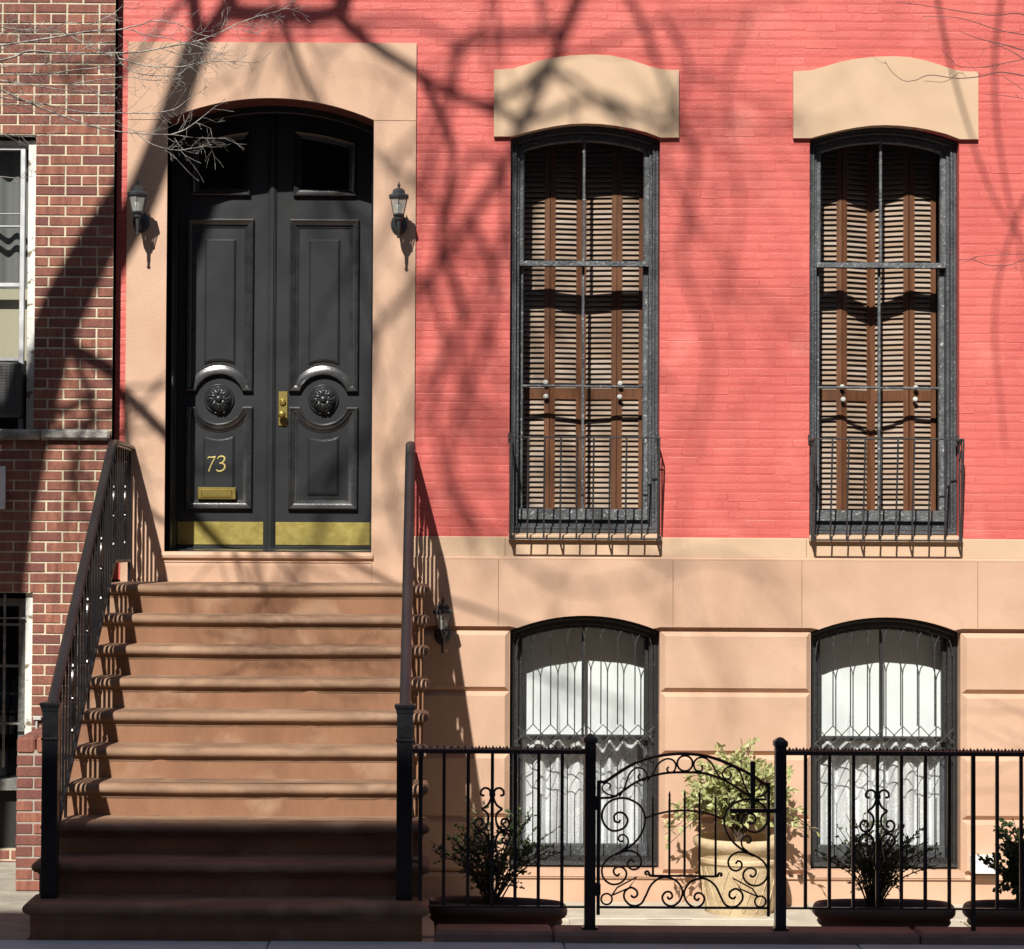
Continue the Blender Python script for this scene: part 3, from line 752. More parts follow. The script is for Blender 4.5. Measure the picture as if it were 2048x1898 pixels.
    b.build('kick_plate', M['brassk'], lf)
    b = MB(); b.box(xa, xb, DY - 0.022, DY - 0.0005, dzb, kz0 - 0.006, bev=0.006); b.build('weather_bar', M['door'], lf)
    if side < 0:
        # house number
        b = MB()
        def g(zx, zy): p = pt(240 + zx / 3.08, 660 + zy / 3.08, -DY); return (p.x, DY - 0.019, p.z)
        b.tube([g(541, 792), g(549, 784), g(566, 786), g(590, 782)], [0.0035, 0.005, 0.0045, 0.006], 6)
        b.tube(catmull([g(590, 782), g(574, 810), g(560, 840), g(549, 872)], 4), taper(13, 0.0035, 0.0065), 6)
        t = catmull([g(603, 795), g(612, 783), g(630, 779), g(645, 787), g(644, 804), g(630, 818), g(614, 822)], 4)
        b.tube(t, [0.0035 + 0.003 * math.sin(math.pi * i / len(t)) for i in range(len(t))], 6)
        t = catmull([g(614, 822), g(634, 824), g(647, 836), g(644, 856), g(624, 870), g(604, 869), g(594, 860)], 4)
        b.tube(t, [0.003 + 0.0042 * math.sin(math.pi * i / len(t)) for i in range(len(t))], 6)
        b.build('house_number', mat('bright_brass', (0.80, 0.66, 0.26), rough=0.35, metal=0.4), lf, smooth=True)['label'] = 'brass number 73'
        b = MB(); m0 = dp(396, 999); m1 = dp(473, 975)
        b.box(m0[0], m1[0], DY - 0.040, DY - 0.010, m0[1], m1[1], bev=0.006)
        b.build('letter_slot', M['brass'], lf)
        b = MB(); b.box(m0[0] + 0.03, m1[0] - 0.03, DY - 0.047, DY - 0.04, m0[1] + 0.022, m1[1] - 0.022, bev=0.006)
        b.sweep([(m0[0] + .022, m0[1] + .015), (m1[0] - .022, m0[1] + .015), (m1[0] - .022, m1[1] - .015), (m0[0] + .022, m1[1] - .015)], [(0, 0.0), (0.001, 0.006), (0.005, 0.006), (0.006, 0)], DY - 0.0395)
        b.build('slot_flap', M['brass'], lf)
    else:
        b = MB(); p0 = dp(556.5, 852); p1 = dp(575.5, 783); b.box(p0[0], p1[0], DY - 0.010, DY - 0.0005, p0[1], p1[1], bev=0.003)
        b.build('lock_plate', M['brass'], lf)
        def disc(bb, c, pr):
            bb.loft([[(c[0] + r * math.cos(2 * math.pi * k / 18), DY - h, c[1] + r * math.sin(2 * math.pi * k / 18)) for k in range(18)] for r, h in pr], cap=True)
        c = dp(565.5, 804); b = MB(); disc(b, c, [(0.023, 0.010), (0.022, 0.022), (0.016, 0.026), (0.013, 0.022), (0.009, 0.022), (0.008, 0.026), (0.001, 0.027)])
        b.build('deadbolt', M['brass'], lf, smooth=True)
        c = dp(564.5, 829); b = MB(); disc(b, c, [(0.018, 0.010), (0.010, 0.016), (0.010, 0.035), (0.020, 0.042), (0.027, 0.055), (0.026, 0.068), (0.016, 0.078), (0.002, 0.081)])
        b.build('door_knob', M['brass'], lf, smooth=True)
    return lf
leaf(-1)['label'] = 'left door leaf with brass number 73 and letter slot'
leaf(1)['label'] = 'right door leaf with brass lock plate and knob'
b = MB()
zt = ztop(cxd)
for (w, h) in ((0.030, 0.012), (0.022, 0.024), (0.013, 0.034)):
    b.box(cxd - w, cxd + w, DY - h, DY + 0.04, dzb + 0.0001 * w, zt - 0.002 - w * 0.1, bev=0.003)
b.build('door_astragal', M['door'], dframe)
b = MB(); b.box(dl, dr, DY - 0.03, DY + 0.05, doorsill + 0.001, dzb - 0.003, bev=0.004)
b.build('door_saddle', M['alu'], dframe)
b = MB(); b.box(dl - 0.05, dr + 0.05, DY + 0.4, DY + 0.42, doorsill - .1, dza + 0.1); b.build('hall_dark_sheet', M['dark'], house)  # near-black sheet painting the dark of the hall behind the glass

# white meter card by the basement wall
b = MB(); p0 = pt(1945, 1748, 0.12); p1 = pt(1995, 1713, 0.12)
b.box(p0.x, p1.x, -0.12, -0.0285, p0.z, p1.z, bev=0.004)
tag(b.build('utility_box', M['white']), 'small plain white box on the basement wall, right of the second basement window', 'utility box')

# ================================================================== wall lamps
def make_lamp():
    r = empty('wall_lamp', (0, 0, 0))
    def bld(mb, name, m, sm=True, par=None): return mb.build(name, m, par or r, smooth=sm)
    D = 0.185       # distance of the lantern from the wall; z=0 is the brim
    b = MB(); n = 20
    b.loft([[(rr * math.cos(2 * math.pi * k / n), -y, -0.145 + 1.25 * rr * math.sin(2 * math.pi * k / n)) for k in range(n)] for rr, y in ((0.05, 0), (0.05, 0.008), (0.040, 0.018), (0.018, 0.026), (0.002, 0.028))], cap=True)
    bld(b, 'back_plate', M['lampblk'])
    b = MB(); b.tube(catmull([(0, -0.02, -0.145), (0, -0.06, -0.185), (0, -0.12, -0.195), (0, -0.168, -0.17), (0, -D, -0.13)], 5), 0.008, 8)
    b.tube([(0, -D, -0.118), (0, -D, -0.14), (0, -D, -0.15), (0, -D, -0.20), (0, -D, -0.235), (0, -D, -0.242), (0, -D, -0.25)], [0.026, 0.024, 0.013, 0.011, 0.007, 0.012, 0.006], 10)
    bld(b, 'arm', M['lampblk'])
    n = 6
    def hexr(rad, z, tw=0.5): return [(rad * math.cos(2 * math.pi * (k + tw) / n), -D + rad * math.sin(2 * math.pi * (k + tw) / n), z) for k in range(n)]
    b = MB(); b.loft([hexr(0.066, -0.012), hexr(0.068, 0.0), hexr(0.066, 0.006), hexr(0.044, 0.014), hexr(0.040, 0.034), hexr(0.026, 0.045), hexr(0.009, 0.05), hexr(0.008, 0.06), hexr(0.012, 0.066), hexr(0.005, 0.075), hexr(0.001, 0.092)], cap=True)
    bld(b, 'lamp_cap', M['lampblk'], False)
    b = MB(); b.loft([hexr(0.056, -0.012), hexr(0.033, -0.108)], closed=True)
    bld(b, 'lantern_glass', M['frost'], False)
    b = MB()
    for t_, q_ in zip(hexr(0.057, -0.010), hexr(0.034, -0.110)): b.tube([t_, q_], 0.0022, 4)
    b.loft([hexr(0.030, -0.122), hexr(0.038, -0.115), hexr(0.038, -0.106), hexr(0.033, -0.104)], cap=True)
    bld(b, 'lantern_frame', M['lampblk'], False)
    b = MB(); b.lathe(0, -D, [(0.010, -0.105), (0.012, -0.085), (0.019, -0.07), (0.021, -0.055), (0.014, -0.042), (0.002, -0.038)], 14); bld(b, 'bulb', M['bulb'])
    return r
fm = mat('lantern_frosted_glass', (0.45, 0.47, 0.45), rough=0.25); p_ = fm.node_tree.nodes['Principled BSDF']
p_.inputs['Alpha'].default_value = 0.45; M['frost'] = fm
M['bulb'] = mat('lamp_bulb', (0.75, 0.78, 0.68), rough=0.3)
lamp = make_lamp()
specs = [((278.5, 391, 0.06), -0.022, 'grey lantern wall lamp on the stone left of the black double door'),
         ((798, 396, 0.06), -0.022, 'grey lantern wall lamp on the stone right of the black double door'),
         ((885.5, 1222, 0.06), -0.035, 'lantern wall lamp on the basement wall in the shadow of the stoop railing')]
for i, ((sx, sy, d), yw, lab) in enumerate(specs):
    o = lamp if i == 0 else copy_tree(lamp)
    p = pt(sx, sy, 0.15); o.location = (p.x, yw, p.z); tag(o, lab, 'wall lamp', 'lantern lamps on the townhouse')
    o.scale = (1.1, 1.1, 1.1)

# ================================================================== stoop
stoop = empty('stoop', (-1.05, -1.5, 0), 'brownstone stoop of ten steps leading up to the black double door', 'stoop')
SL, SR = -2.11, 0.005
b = MB()
for k in range(10):
    zt = LANDZ - RISE * k; fy = -(D0 + TREAD * k); z0 = -0.1 if k == 9 else zt - RISE - 0.05
    # riser body of step k: top at zt-0.05
    b.box(SL + 0.045 - (0.0005 * k), SR - 0.045 + 0.0005 * k, fy, -0.024 if k == 0 else -(D0 + TREAD * (k - 1)) + 0.02, -0.5, zt - 0.03)
b.build('risers', M['riser'], stoop)
random.seed(5)
for k in range(10):
    zt = LANDZ - RISE * k; fy = -(D0 + TREAD * k); by = -0.024 if k == 0 else -(D0 + TREAD * (k - 1)) + 0.03
    prof = [(-0.03, 0.0), (0.006, -0.002), (0.024, -0.008), (0.034, -0.019), (0.038, -0.032), (0.034, -0.046), (0.024, -0.056), (0.012, -0.060), (0.010, -0.068), (0.006, -0.070), (0.004, -0.082), (-0.006, -0.094), (-0.014, -0.098), (-0.014, -0.106), (-0.03, -0.106)]
    if k >= 7: prof = [(o * 1.15, z_ * 1.05) for o, z_ in prof]
    xl, xr = SL + 0.045, SR - 0.045; b = MB(); rings = []; nseg = 90; cr = 0.02
    ph = U(0, 10)
    for o, dz in prof:
        ring = [(xl - o, by, zt + dz)]
        ring += [(xl - o + (cr - cr * math.cos(a)), fy - o + (cr - cr * math.sin(a)), zt + dz) for a in (0, 0.5, 1.0, 1.57)]
        for i in range(1, nseg):
            x_ = xl + cr + (xr - xl - 2 * cr) * i / nseg; u = i / nseg
            wz = -0.004 * math.sin(math.pi * u) * (1 if dz > -0.05 else 0.3) + 0.0022 * noise.noise(Vector((x_ * 2.2 + ph, k, o * 9))) - 0.0035 * max(0, noise.noise(Vector((x_ * 9 + ph, k * 3, 1))) - 0.25) * 2.5 * (1 if -0.05 < dz else 0)
            wy = 0.003 * noise.noise(Vector((x_ * 1.8, k + 7, dz * 9 + ph))) + 0.006 * max(0, noise.noise(Vector((x_ * 7 + ph, k * 5, 3))) - 0.3) * 3
            ring.append((x_, fy - o + wy, zt + dz + wz))
        ring += [(xr + o - (cr - cr * math.cos(a)), fy - o + (cr - cr * math.sin(a)), zt + dz) for a in (1.57, 1.0, 0.5, 0)]
        ring.append((xr + o, by, zt + dz)); rings.append(ring)
    b.loft(rings, closed=False)
    n = len(rings[0]); b.add(rings[0], [tuple(range(n))])
    b.build('step_tread', M['step'], stoop, smooth=True, split=50)

# ================================================================== iron railings
def scroll2(mb, pts, r, y, n=6, k=5):
    P = catmull([(p[0], y, p[1]) for p in pts], k); mb.tube(P, r, n)
def ornament(xc, yc, zc, h, m, par):
    """cast baluster ornament seen edge-on along the slope (lies in the y-z plane)"""
    b = MB()
    for sg in (1, -1):
        for dz, s_ in ((0.20, 1), (0.02, -1), (-0.16, 1)):
            P = [(xc, yc + sg * (0.008 + 0.042 * abs(math.sin(t))) * (1 - 0.2 * t), zc + dz + s_ * 0.07 * math.cos(t)) for t in [i * 0.4 for i in range(8)]]
            b.tube(P, 0.008, 5)
    for dz in (0.33, 0.27, 0.11, -0.07, -0.25):
        b.lathe(xc, yc, [(0.004, zc + dz - 0.02), (0.013, zc + dz - 0.008), (0.014, zc + dz), (0.009, zc + dz + 0.01), (0.004, zc + dz + 0.02)], 10)
    b.tube([(xc, yc, zc - h), (xc, yc, zc + h)], 0.0065, square=True)
    return b.build('ornament_baluster', m, par, smooth=True)
SLOPE = RISE / TREAD
def railing(xr, lab, side):
    d_b = 0.885; zb_top = LANDZ + 0.885; d_n = 3.17; zn = 0.18
    r = empty('stair_railing', (xr, -d_n, zn), lab, 'railing', 'iron railings of the stoop')
    # handrail
    hr = MB(); z_n = zb_top - (d_n - d_b) * SLOPE
    path = [(xr, -0.03, zb_top - 0.005), (xr, -0.3, zb_top), (xr, -(d_b - 0.10), zb_top), (xr, -(d_b - 0.03), zb_top - 0.006), (xr, -(d_b + 0.05), zb_top - 0.042), (xr, -(d_b + 0.12), zb_top - 0.12 * SLOPE - 0.006)]
    path += [(xr, -(d_b + t), zb_top - t * SLOPE) for t in (0.3, 0.8, 1.3, 1.8, d_n - d_b - 0.02)]
    rings = []
    for i, p in enumerate(path):
        a = Vector(path[max(0, i - 1)]); c = Vector(path[min(len(path) - 1, i + 1)]); d = (c - a).normalized()
        up = Vector((1, 0, 0)).cross(d).normalized()
        if up.z < 0: up = -up
        prof = [(-0.014, -0.020), (-0.016, -0.008), (-0.027, -0.003), (-0.030, 0.008), (-0.024, 0.018), (-0.010, 0.024), (0.010, 0.024), (0.024, 0.018), (0.030, 0.008), (0.027, -0.003), (0.016, -0.008), (0.014, -0.020)]
        rings.append([Vector(p) + Vector((u, 0, 0)) + up * v for u, v in prof])
    hr.loft(rings, cap=True); hr.build('handrail', M['handrail'], r, smooth=True, split=50)
    # bottom rail
    bo = 0.745; b = MB()
    b.tube([(xr, -0.03, zb_top - bo), (xr, -(d_b - 0.16), zb_top - bo)], 0.010, square=True)
    def zbr(d): return zb_top - bo - max(0, d - (d_b - 0.10)) * SLOPE
    b.tube([(xr, -(d_b - 0.16), zb_top - bo), (xr, -(d_b - 0.10), zbr(d_b - 0.1)), (xr, -(d_n), zbr(d_n))], 0.010, square=True)
    b.build('bottom_rail', M['iron'], r)
    def zhr(d): return zb_top - 0.012 - max(0, d - d_b - 0.02) * SLOPE
    n = 0; d = 0.06
    while d < d_n - 0.06:
        if n % 5 == 2:
            zc = (zhr(d) + zbr(d)) / 2; ornament(xr, -d, zc, (zhr(d) - zbr(d)) / 2, M['iron'], r)
        else:
            b = MB(); b.tube([(xr, -d, zbr(d)), (xr, -d, zhr(d))], 0.0068, square=True)
            b.build('baluster', M['iron'], r)
        d += 0.108; n += 1
    # feet into the treads
    for k in (1, 4, 7):
        d = D0 + TREAD * (k - 1) + 0.14
        b = MB(); b.tube([(xr, -d, zbr(d)), (xr, -d, LANDZ - RISE * k - 0.01)], 0.008, square=True); b.build('foot', M['iron'], r)
    b = MB(); b.tube([(xr, -0.06, zb_top - bo), (xr, -0.06, LANDZ)], 0.008, square=True); b.build('foot', M['iron'], r)
    # newel
    b = MB(); w = 0.042; zt = 1.205
    b.box(xr - w, xr + w, -d_n - w, -d_n + w, zn, zt - 0.035, bev=0.004)
    b.box(xr - w - 0.006, xr + w + 0.006, -d_n - w - 0.006, -d_n + w + 0.006, zt - 0.196, zt - 0.184, bev=0.003)
    b.box(xr - w - 0.003, xr + w + 0.003, -d_n - w - 0.003, -d_n + w + 0.003, 0.35, 0.354)
    def sq(o, z): return [(xr - o, -d_n - o, z), (xr + o, -d_n - o, z), (xr + o, -d_n + o, z), (xr - o, -d_n + o, z)]
    b.loft([sq(w, zt - 0.05), sq(w + 0.003, zt - 0.045), sq(w + 0.004, zt - 0.03), sq(w + 0.012, zt - 0.014), sq(w + 0.013, zt - 0.004), sq(w + 0.008, zt), sq(0.01, zt + 0.004)], cap=True)
    b.build('newel_post', M['iron'], r)
    return r
railing(-1.995, 'black iron stair railing on the side by the red-brown brick building', -1)
railing(-0.130, 'black iron stair railing on the side by the basement windows', 1)

# ================================================================== fence and gate
FD = 3.27
def fp(sx, sy): return pt(sx, sy, FD)
def z4(zx, zy): p = fp(760 + zx / 4.035, 1440 + zy / 4.035); return (p.x, p.z)
def z5(zx, zy): p = fp(1160 + zx / 4.035, 1440 + zy / 4.035); return (p.x, p.z)
RT = fp(1180, 1503).z; RB = fp(1180, 1814).z
def top_rail(r, x0, x1):
    b = MB(); y = -FD
    prof = [(-0.016, -0.013), (-0.020, -0.004), (-0.017, 0.009), (-0.006, 0.015), (0.006, 0.015), (0.017, 0.009), (0.020, -0.004), (0.016, -0.013)]
    b.loft([[(x_, y + u, RT + v) for u, v in prof] for x_ in (x0, x1)], cap=True)
    b.build('top_rail', M['iron'], r, smooth=True, split=40)
    b = MB(); x_ = x0 + 0.02; i = 0
    while x_ < x1 - 0.01:
        h = 0.013 if i % 2 == 0 else 0.007; w = 0.009
        b.add([(x_ - w, y - 0.004, RT + 0.014), (x_ + w, y - 0.004, RT + 0.014), (x_ + w, y + 0.004, RT + 0.014), (x_ - w, y + 0.004, RT + 0.014), (x_, y, RT + 0.014 + h + 0.004)], [(0, 1, 4), (1, 2, 4), (2, 3, 4), (3, 0, 4)])
        x_ += 0.0182; i += 1
    b.build('spiked_cresting', M['iron'], r)
    b = MB(); b.box(x0, x1, y - 0.012, y + 0.012, RB - 0.005, RB + 0.005, bev=0.002); b.build('bottom_rail', M['iron'], r)
def picket(r, x_, z0=None, w=0.0085):
    b = MB(); b.tube([(x_, -FD, z0 if z0 is not None else RB), (x_, -FD, RT)], w, square=True); b.build('picket', M['iron'], r)
def post(r, x_, zt, w=0.028):
    b = MB(); y = -FD - 0.0
    def sq(o, z): return [(x_ - o, y - o, z), (x_ + o, y - o, z), (x_ + o, y + o, z), (x_ - o, y + o, z)]
    b.loft([sq(w + 0.012, 0.05), sq(w + 0.012, 0.058), sq(w + 0.002, 0.062), sq(w, 0.075), sq(w, zt - 0.05), sq(w + 0.007, zt - 0.046), sq(w + 0.007, zt - 0.022), sq(w + 0.002, zt - 0.018), sq(w * 0.5, zt - 0.004), sq(0.003, zt)], cap=True)
    b.build('post', M['iron'], r)
def ornaments(r, xc):
    b = MB(); x0 = z4(903, 1000)[0]
    def c(zx, zy): p = z4(zx, zy); return (p[0], p[1])
    curves = [[(912, 640), (916, 590), (935, 556), (970, 550), (996, 575), (994, 604), (968, 610)],
              [(910, 600), (922, 650), (945, 690), (986, 718)],
              [(986, 718), (945, 752), (934, 800), (948, 850), (985, 885), (1028, 872), (1042, 830), (1020, 798), (988, 802), (978, 832), (998, 850)],
              [(915, 1168), (950, 1110), (936, 1040), (932, 980), (950, 925), (990, 903), (1030, 920), (1046, 960), (1028, 992), (994, 990), (984, 962), (1004, 950)]]
    for sg in (1, -1):
        for cv in curves:
            P = [(xc + sg * (c(*p)[0] - x0), c(*p)[1]) for p in cv]
            b.tube(catmull([(p[0], -FD - 0.002, p[1]) for p in P], 6), 0.0062, 6, flat=1.0)
    for zy in (600, 1170):
        zz = c(903, zy)[1]; b.box(xc - 0.016, xc + 0.016, -FD - 0.016, -FD + 0.016, zz - 0.012, zz + 0.012, bev=0.004)
    b.build('scroll_ornament', M['iron'], r, smooth=True)
p1x = fp(1180, 1650).x; p2x = fp(1560.5, 1650).x
f1 = empty('iron_fence', (p1x, -FD, 0.05), 'short black iron fence section between the stoop newel and the gate', 'fence', 'black iron fence sections along the kerb')
top_rail(f1, -0.088, p1x - 0.028)
for sx in (887.6, 936, 984.3, 1030.5, 1077, 1124): picket(f1, fp(sx, 1650).x)
ornaments(f1, fp(984.3, 1650).x); post(f1, p1x, fp(1180, 1467).z)
b = MB(); xs_ = fp(841, 1650).x; b.tube([(xs_, -FD, RT), (xs_, -FD, 0.19)], 0.011, square=True)
b.tube([(-0.088, -FD + 0.04, fp(830, 1724).z), (xs_, -FD, fp(830, 1724).z)], 0.008, square=True)
b.build('end_upright', M['iron'], f1)
f2 = empty('iron_fence', (p2x, -FD, 0.05), 'long black iron fence section from the gate past the second basement window', 'fence', 'black iron fence sections along the kerb')
top_rail(f2, p2x + 0.028, 5.6)
xx0 = fp(1610.8, 1650).x; stp = 0.1252
for i in range(28):
    x_ = xx0 + stp * i
    if x_ > 5.5: break
    picket(f2, x_, 0.04 if i == 7 else None, 0.0105 if i % 7 == 0 and i else 0.0085)
ornaments(f2, xx0 + stp * 3); ornaments(f2, xx0 + stp * 11); post(f2, p2x, fp(1560, 1474).z)
# gate
gate = empty('iron_gate', (z5(150, 1500)[0], -FD, 0.12), 'black wrought iron garden gate with scrolls and pointed bars between two posts', 'gate')
def gt(name, curves, r=0.0055, sm=True, k=6):
    for cv, mir in curves:
        for c_ in ([cv] if not mir else [cv, [(mir - p[0], p[1] + 10) for p in cv]]):
            b = MB(); P = [z5(*p) for p in c_]
            Q = catmull([(p[0], -FD, p[1]) for p in P], k) if k > 1 else [(p[0], -FD, p[1]) for p in P]
            b.tube(Q, r, 6); b.build(name, M['iron'], gate, smooth=sm)
b = MB()
a0, a1 = z5(150, 488), z5(150, 1572); b.box(a0[0] - 0.009, a0[0] + 0.009, -FD - 0.009, -FD + 0.009, a1[1], a0[1], bev=0.002)
b.build('stile', M['iron'], gate)
b = MB(); a0, a1 = z5(1521, 510), z5(1515, 1585); b.box(a0[0] - 0.008, a0[0] + 0.008, -FD - 0.009, -FD + 0.009, a1[1], a0[1], bev=0.002); b.build('stile', M['iron'], gate)
b = MB(); a0, a1 = z5(150, 1510), z5(1520, 1522); b.box(a0[0], a1[0], -FD - 0.008, -FD + 0.008, a0[1] - 0.006, a0[1] + 0.006, bev=0.002); b.build('bottom_rail', M['iron'], gate)
gt('arched_top', [([(155, 497), (205, 496), (290, 440), (430, 355), (560, 308), (700, 280), (845, 272), (1000, 288), (1140, 328), (1290, 395), (1420, 465), (1480, 508), (1530, 515)], None)], 0.0085)
gt('inner_arch', [([(165, 630), (265, 622), (330, 585), (430, 515), (530, 468), (680, 430), (845, 422), (1010, 432), (1140, 475), (1260, 540), (1350, 600), (1420, 640), (1500, 640)], None)], 0.0065)
circ = lambda cx, cy, r, n=20: [(cx + r * math.cos(2 * math.pi * i / n), cy + r * math.sin(2 * math.pi * i / n)) for i in range(n + 1)]
gt('ring', [(circ(847, 350, 62), None)], 0.0055, k=2)
gt('ring', [(circ(215, 1445, 44), None)], 0.005, k=2); gt('ring', [(circ(1455, 1465, 44), None)], 0.005, k=2)
gt('arch_scroll', [([(1150, 482), (1105, 430), (1060, 345), (1000, 305), (945, 312), (918, 355), (935, 405), (972, 412), (990, 388), (975, 368)], 1692),
                   ([(1375, 610), (1330, 530), (1295, 430), (1240, 378), (1185, 385), (1150, 430), (1165, 470), (1200, 474), (1222, 450), (1208, 425)], 1692)], 0.005)
gt('corner_scroll', [([(275, 612), (215, 595), (180, 555), (195, 515), (230, 510), (248, 535), (232, 550)], 1692)], 0.0045)
gt('side_scroll', [([(290, 1085), (370, 1045), (455, 975), (510, 885), (528, 800), (505, 720), (450, 665), (360, 630), (265, 645), (205, 690), (178, 760), (190, 830), (240, 885), (300, 893), (360, 865), (385, 810), (360, 760), (315, 745), (278, 770), (282, 815), (312, 826), (325, 805)], 1692)], 0.006)
gt('leaf_scroll', [([(335, 1055), (380, 1015), (388, 965), (360, 930), (325, 930), (310, 960), (330, 982), (348, 972)], 1692)], 0.005)
gt('lower_scroll', [([(360, 1050), (290, 1080), (215, 1130), (178, 1200), (190, 1275), (245, 1322), (310, 1322), (360, 1285), (375, 1235), (350, 1195), (305, 1185), (272, 1210), (280, 1245), (305, 1255), (320, 1238)], 1692),
                    ([(290, 1088), (350, 1062), (420, 1058), (475, 1090), (496, 1140), (475, 1190), (430, 1207), (392, 1185), (388, 1145), (415, 1128), (438, 1150)], 1692)], 0.0055)
gt('spear_leaf', [([(258, 1415), (300, 1352), (460, 1265), (395, 1355), (258, 1415)], 1692)], 0.0042, k=1)
gt('bottom_scroll', [([(440, 1505), (495, 1480), (530, 1420), (575, 1330), (640, 1278), (710, 1270), (785, 1305), (828, 1385), (800, 1465), (740, 1502), (685, 1480), (664, 1430), (690, 1390), (730, 1390), (745, 1425), (720, 1445), (705, 1425)], 1668),
                     ([(460, 1502), (400, 1490), (358, 1440), (362, 1385), (410, 1352), (455, 1375), (462, 1412), (435, 1432), (410, 1415)], 1668)], 0.0058)
for zx, zt in ((590, 605), (722, 572), (845, 563), (965, 572), (1095, 608)):
    b = MB(); xx_ = z5(zx, 900)[0]; zz = z5(zx, zt)[1]; z0 = z5(zx, 1258)[1]
    b.tube([(xx_, -FD, z0), (xx_, -FD, zz - 0.045), (xx_, -FD, zz - 0.040), (xx_, -FD, zz - 0.02), (xx_, -FD, zz)], [0.0062, 0.0062, 0.0045, 0.0065, 0.0008], 6)
    b.build('pointed_bar', M['iron'], gate)
gt('bar_foot', [([(545, 1250), (528, 1240), (530, 1225), (548, 1222), (560, 1240), (585, 1256), (845, 1258), (1090, 1262), (1112, 1250), (1122, 1238), (1140, 1240), (1143, 1252), (1130, 1260)], None)], 0.006)
gt('inner_arc', [([(525, 792), (600, 765), (720, 738), (845, 730), (970, 742), (1080, 768), (1158, 800)], None)], 0.0055)
b = MB(); a0, a1 = z5(1372, 330), z5(1410, 712); b.box(a0[0], a1[0], -FD - 0.024, -FD - 0.009, a1[1], a0[1], bev=0.003)
a0, a1 = z5(1205, 712), z5(1585, 748); b.box(a0[0], a1[0], -FD - 0.022, -FD + 0.004, a1[1], a0[1], bev=0.003); b.build('latch', M['iron'], gate)
for y0, y1 in ((600, 738), (1300, 1432)):
    b = MB(); a0, a1 = z5(112, y0), z5(166, y1); b.box(a0[0], a1[0], -FD - 0.014, -FD + 0.014, a1[1] + 0.008, a0[1] - 0.008, bev=0.007); b.build('hinge', M['iron'], gate)

# ================================================================== window guards
def guard(s, lab):
    gl_, gr_ = X(1022, 960, .14) + s, X(1317, 960, .14) + s
    zt = Z(1170, 874.5, .22); zb_ = Z(1170, 1077.5, .13)
    yt, yb = -0.215, -0.135
    r = empty('window_guard', ((gl_ + gr_) / 2, -0.02, zb_), lab, 'window guard', 'iron guards in front of the tall windows')
    L_, R_ = gl_ - 0.004, gr_ + 0.004
    b = MB()
    b.tube([(L_, -0.004, zt - 0.004), (L_, yt + 0.02, zt - 0.002), (L_ + 0.004, yt, zt), (R_ - 0.004, yt, zt), (R_, yt + 0.02, zt - 0.002), (R_, -0.004, zt - 0.004)], 0.0058, 6); b.build('top_rail', M['ironold'], r)
    b = MB()
    b.tube([(L_, -0.018, zb_ + 0.006), (L_ + 0.002, yb, zb_), (R_ - 0.002, yb, zb_), (R_, -0.018, zb_ + 0.006)], 0.0058, 6)
    b.build('bottom_rail', M['ironold'], r)
    n = 10
    for i in range(n):
        x_ = L_ + 0.006 + (R_ - L_ - 0.012) * (i + 0.0) / (n - 1); b = MB()
        b.tube([(x_, yt, zt), (x_, yt, zt - 0.04), (x_, yb - 0.004, zb_ + 0.03), (x_, yb, zb_)] + ([(x_, -0.02, zb_ + 0.003)] if i % 3 == 0 else []), 0.0062, 6); b.build('bar', M['ironold'], r)
    for x_ in (L_, R_):
        for y in (-0.07, -0.13):
            b = MB(); b.tube([(x_, y, zt), (x_, y, zb_)], 0.005, 6); b.build('bar', M['ironold'], r)
        b = MB(); b.box(x_ - 0.012, x_ + 0.012, -0.008, 0.003, zt - 0.03, zt + 0.035, bev=0.002)
        b.tube([(x_, -0.004, zt - 0.09), (x_, yt * .6, zt)], 0.004, 5); b.build('wall_bracket', M['ironold'], r)
guard(0, 'low black iron guard in front of the tall window nearer the door')
guard(PITCHW, 'low black iron guard in front of the tall window farther from the door')

# ================================================================== neighbour building
ND = 0.14
NR = X(227, 450, ND); NL = -6.5
nb = empty('brick_building', (NR - 2, 0, 0), 'dark red-brown brick building with cream mortar at the left of the townhouse', 'house')
nx1 = X(69.5, 550, ND); nz1, nz0 = Z(30, 264, ND), Z(30, 858, ND)       # upper opening right edge / top / bottom
mx1 = X(63, 1400, ND); mz1, mz0 = Z(30, 1194, ND), Z(30, 1700, ND)
NW = 1.15
sill_t, sill_b = Z(110, 859, ND), Z(110, 880, ND)
b = MB()
nz0 = sill_t; nz1 = sill_t + round((nz1 - sill_t) / 0.0673) * 0.0673; mz1 = sill_t - round((sill_t - mz1) / 0.0673) * 0.0673
hs = [[(nx1 - NW, nz0), (nx1, nz0), (nx1, nz1), (nx1 - NW, nz1)], [(mx1 - NW, mz0), (mx1, mz0), (mx1, mz1), (mx1 - NW, mz1)]]
b.poly([[(NL, -0.4), (NR, -0.4), (NR, HTOP), (NL, HTOP)]] + hs, -ND + 0.005, 0.20)
b.build('mortar', M['mortar'], nb)
b = MB(); random.seed(21)
CH = 0.0673; z = sill_t - CH * 45; row = 0
